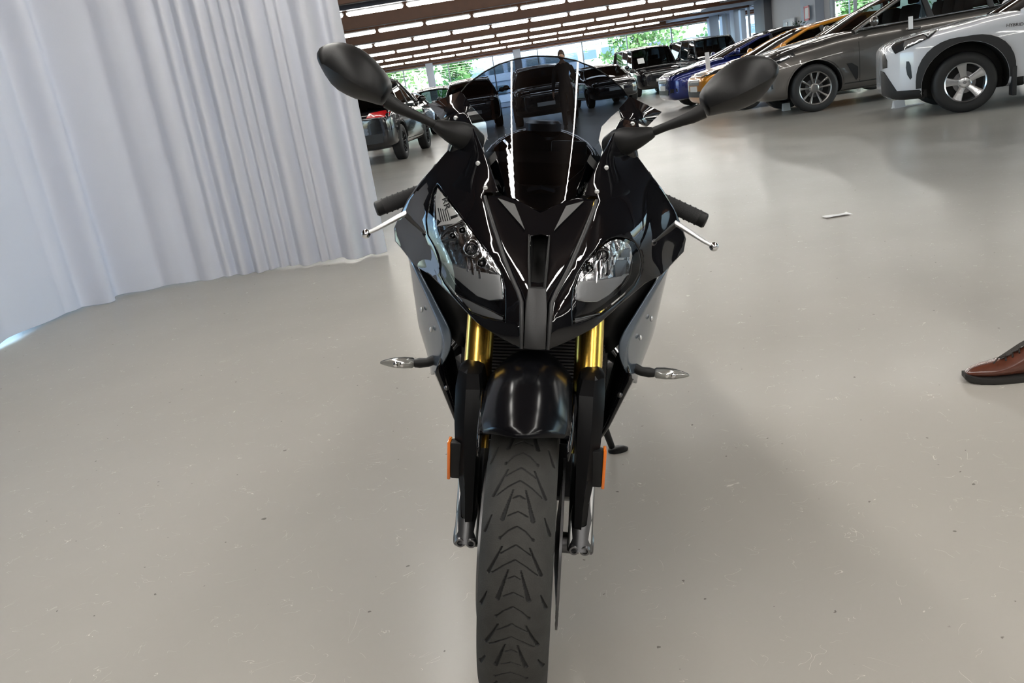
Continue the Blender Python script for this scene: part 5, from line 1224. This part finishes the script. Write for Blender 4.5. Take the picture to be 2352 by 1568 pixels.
# shoe toe sits 0.20 ahead of the ankle line on the far (+y) side
def place(toe, theta, side, k):
    l = V((-.20, side*st*k, 0)); return V((toe.x-(l.x*math.cos(theta)-l.y*math.sin(theta)), toe.y-(l.x*math.sin(theta)+l.y*math.cos(theta)), 0))
tq = on_floor(2224, 880); pr = place(V((tq.x, tq.y+.02, 0)), th, 1, 1.80/1.78)
person('person in dark trousers and brown lace-up leather shoes striding past the motorcycle', (pr.x, pr.y, 0), th, 1.80, navy, navy, hair_b, stance=st, shoes=(brown_leather, sole_m, lace_m), dx=.40)
person('distant person in dark clothes standing behind the motorcycle windscreen', (2.20, 20.6, 0), R(80), 1.80, charc, charc, hair_b, shoes=(sole_m, sole_m, lace_m))

# ================================================================ SMALL THINGS
card = mat('white_card', (.75, .76, .78), .5)
def floor_sign(px, py, w_, h_, strip, label, dy=0.0):
    q = on_floor(px, py); rt = empty('floor_sign', loc=(q.x, q.y+dy, 0)); tag(rt, label, 'sign', 'white card signs standing in front of the cars')
    g = G(); g.prism([(-.05, 0), (.05, 0), (.012, h_), (-.012, h_)], 'x', -w_/2, w_/2); g.build('folded_card', card, rt, smooth=False)
    g = G(); g.box((strip/2-.02 if strip else 0, .0, .006), (w_+strip, .07, .012), .002); g.build('base_strip', card, rt)
floor_sign(2064, 247, .16, .11, .30, 'white folded card sign under the nose of the white crossover')
floor_sign(1806, 254, .13, .13, 0, 'white folded card sign beside the front wheel of the grey crossover')
floor_sign(1580, 230, .24, .40, 0, 'taller white card sign in front of the blue car')
q = at_y(1625, 137, 19.75); rt = empty('sign_post', loc=(q.x, 19.75, 0)); tag(rt, 'slim white upright post between the golden orange and blue cars', 'post')
g = G(); g.box((0, 0, .62), (.10, .02, 1.22), .005); g.build('post', card, rt); g = G(); g.box((0, 0, .006), (.3, .25, .012), .003); g.build('base', card, rt)
q = at_y(2099, 51, 13.70); g = G(); g.box((q.x, 13.80, q.z), (.075, .004, .19)); o = g.build('price_tag', card, smooth=False); tag(o, 'small upright white price tag on the side window of the grey crossover', 'tag')
q = at_y(1472, 140, 36.02); g = G(); g.box((q.x, 36.02, q.z), (.27, .004, .27), rot=Matrix.Rotation(R(-38), 3, 'X')); o = g.build('paper_sheet', card, smooth=False); tag(o, 'white paper sheet behind the windscreen of the black delivery van', 'paper')
q = on_floor(1920, 495); g = G(); rg = np.random.default_rng(3)  # added white sheet imitates a lamp's reflection on the floor
g.grid([[(q.x-.09+.03*i+rg.normal()*.004, q.y-.05+.025*j+rg.normal()*.004, .002+.008*rg.random()) for i in range(7)] for j in range(4)]); o = g.build('floor_glint', mat('white_glint', (.8, .8, .8), .2), angle=30); tag(o, 'white sheet standing for a lamp reflection on the open floor beyond the handlebar', 'glint')
# potted plant by the entrance
q = at_y(1836, 48, 37.0); rt = empty('potted_plant', loc=(q.x, 37.0, 0)); tag(rt, 'dark leafy potted plant in front of the white pillar', 'plant')
g = G(); g.lathe([(0, 0), (.20, 0), (.26, .5), (.24, .5), (.23, .44), (0, .44)], (0, 0, 0), 'z', 24); g.build('pot', mat('pale_pot', (.6, .6, .6), .5), rt)
g = G(); rg = np.random.default_rng(5)
for i in range(240):
    a = rg.random()*6.28; t = rg.random(); r_ = .10+.40*math.sin(t*3)*rg.random(); c = V((math.cos(a)*r_, math.sin(a)*r_, .55+1.4*t)); d = V((math.cos(a), math.sin(a), .6)).normalized(); b_ = d.cross(V((0, 0, 1))).normalized()
    g.add([c-d*.02, c+d*.08+b_*.035, c+d*.18, c+d*.08-b_*.035], [(0, 1, 2, 3)])
o = g.build('foliage', mat('dark_plant_leaf', (.02, .06, .02), .5), rt, smooth=False); o['kind'] = 'stuff'
g = G(); g.tube([(0, 0, .42), (.02, 0, 1.1), (0, .02, 1.9)], [.03, .02, .01], 8); g.build('stem', bark, rt)
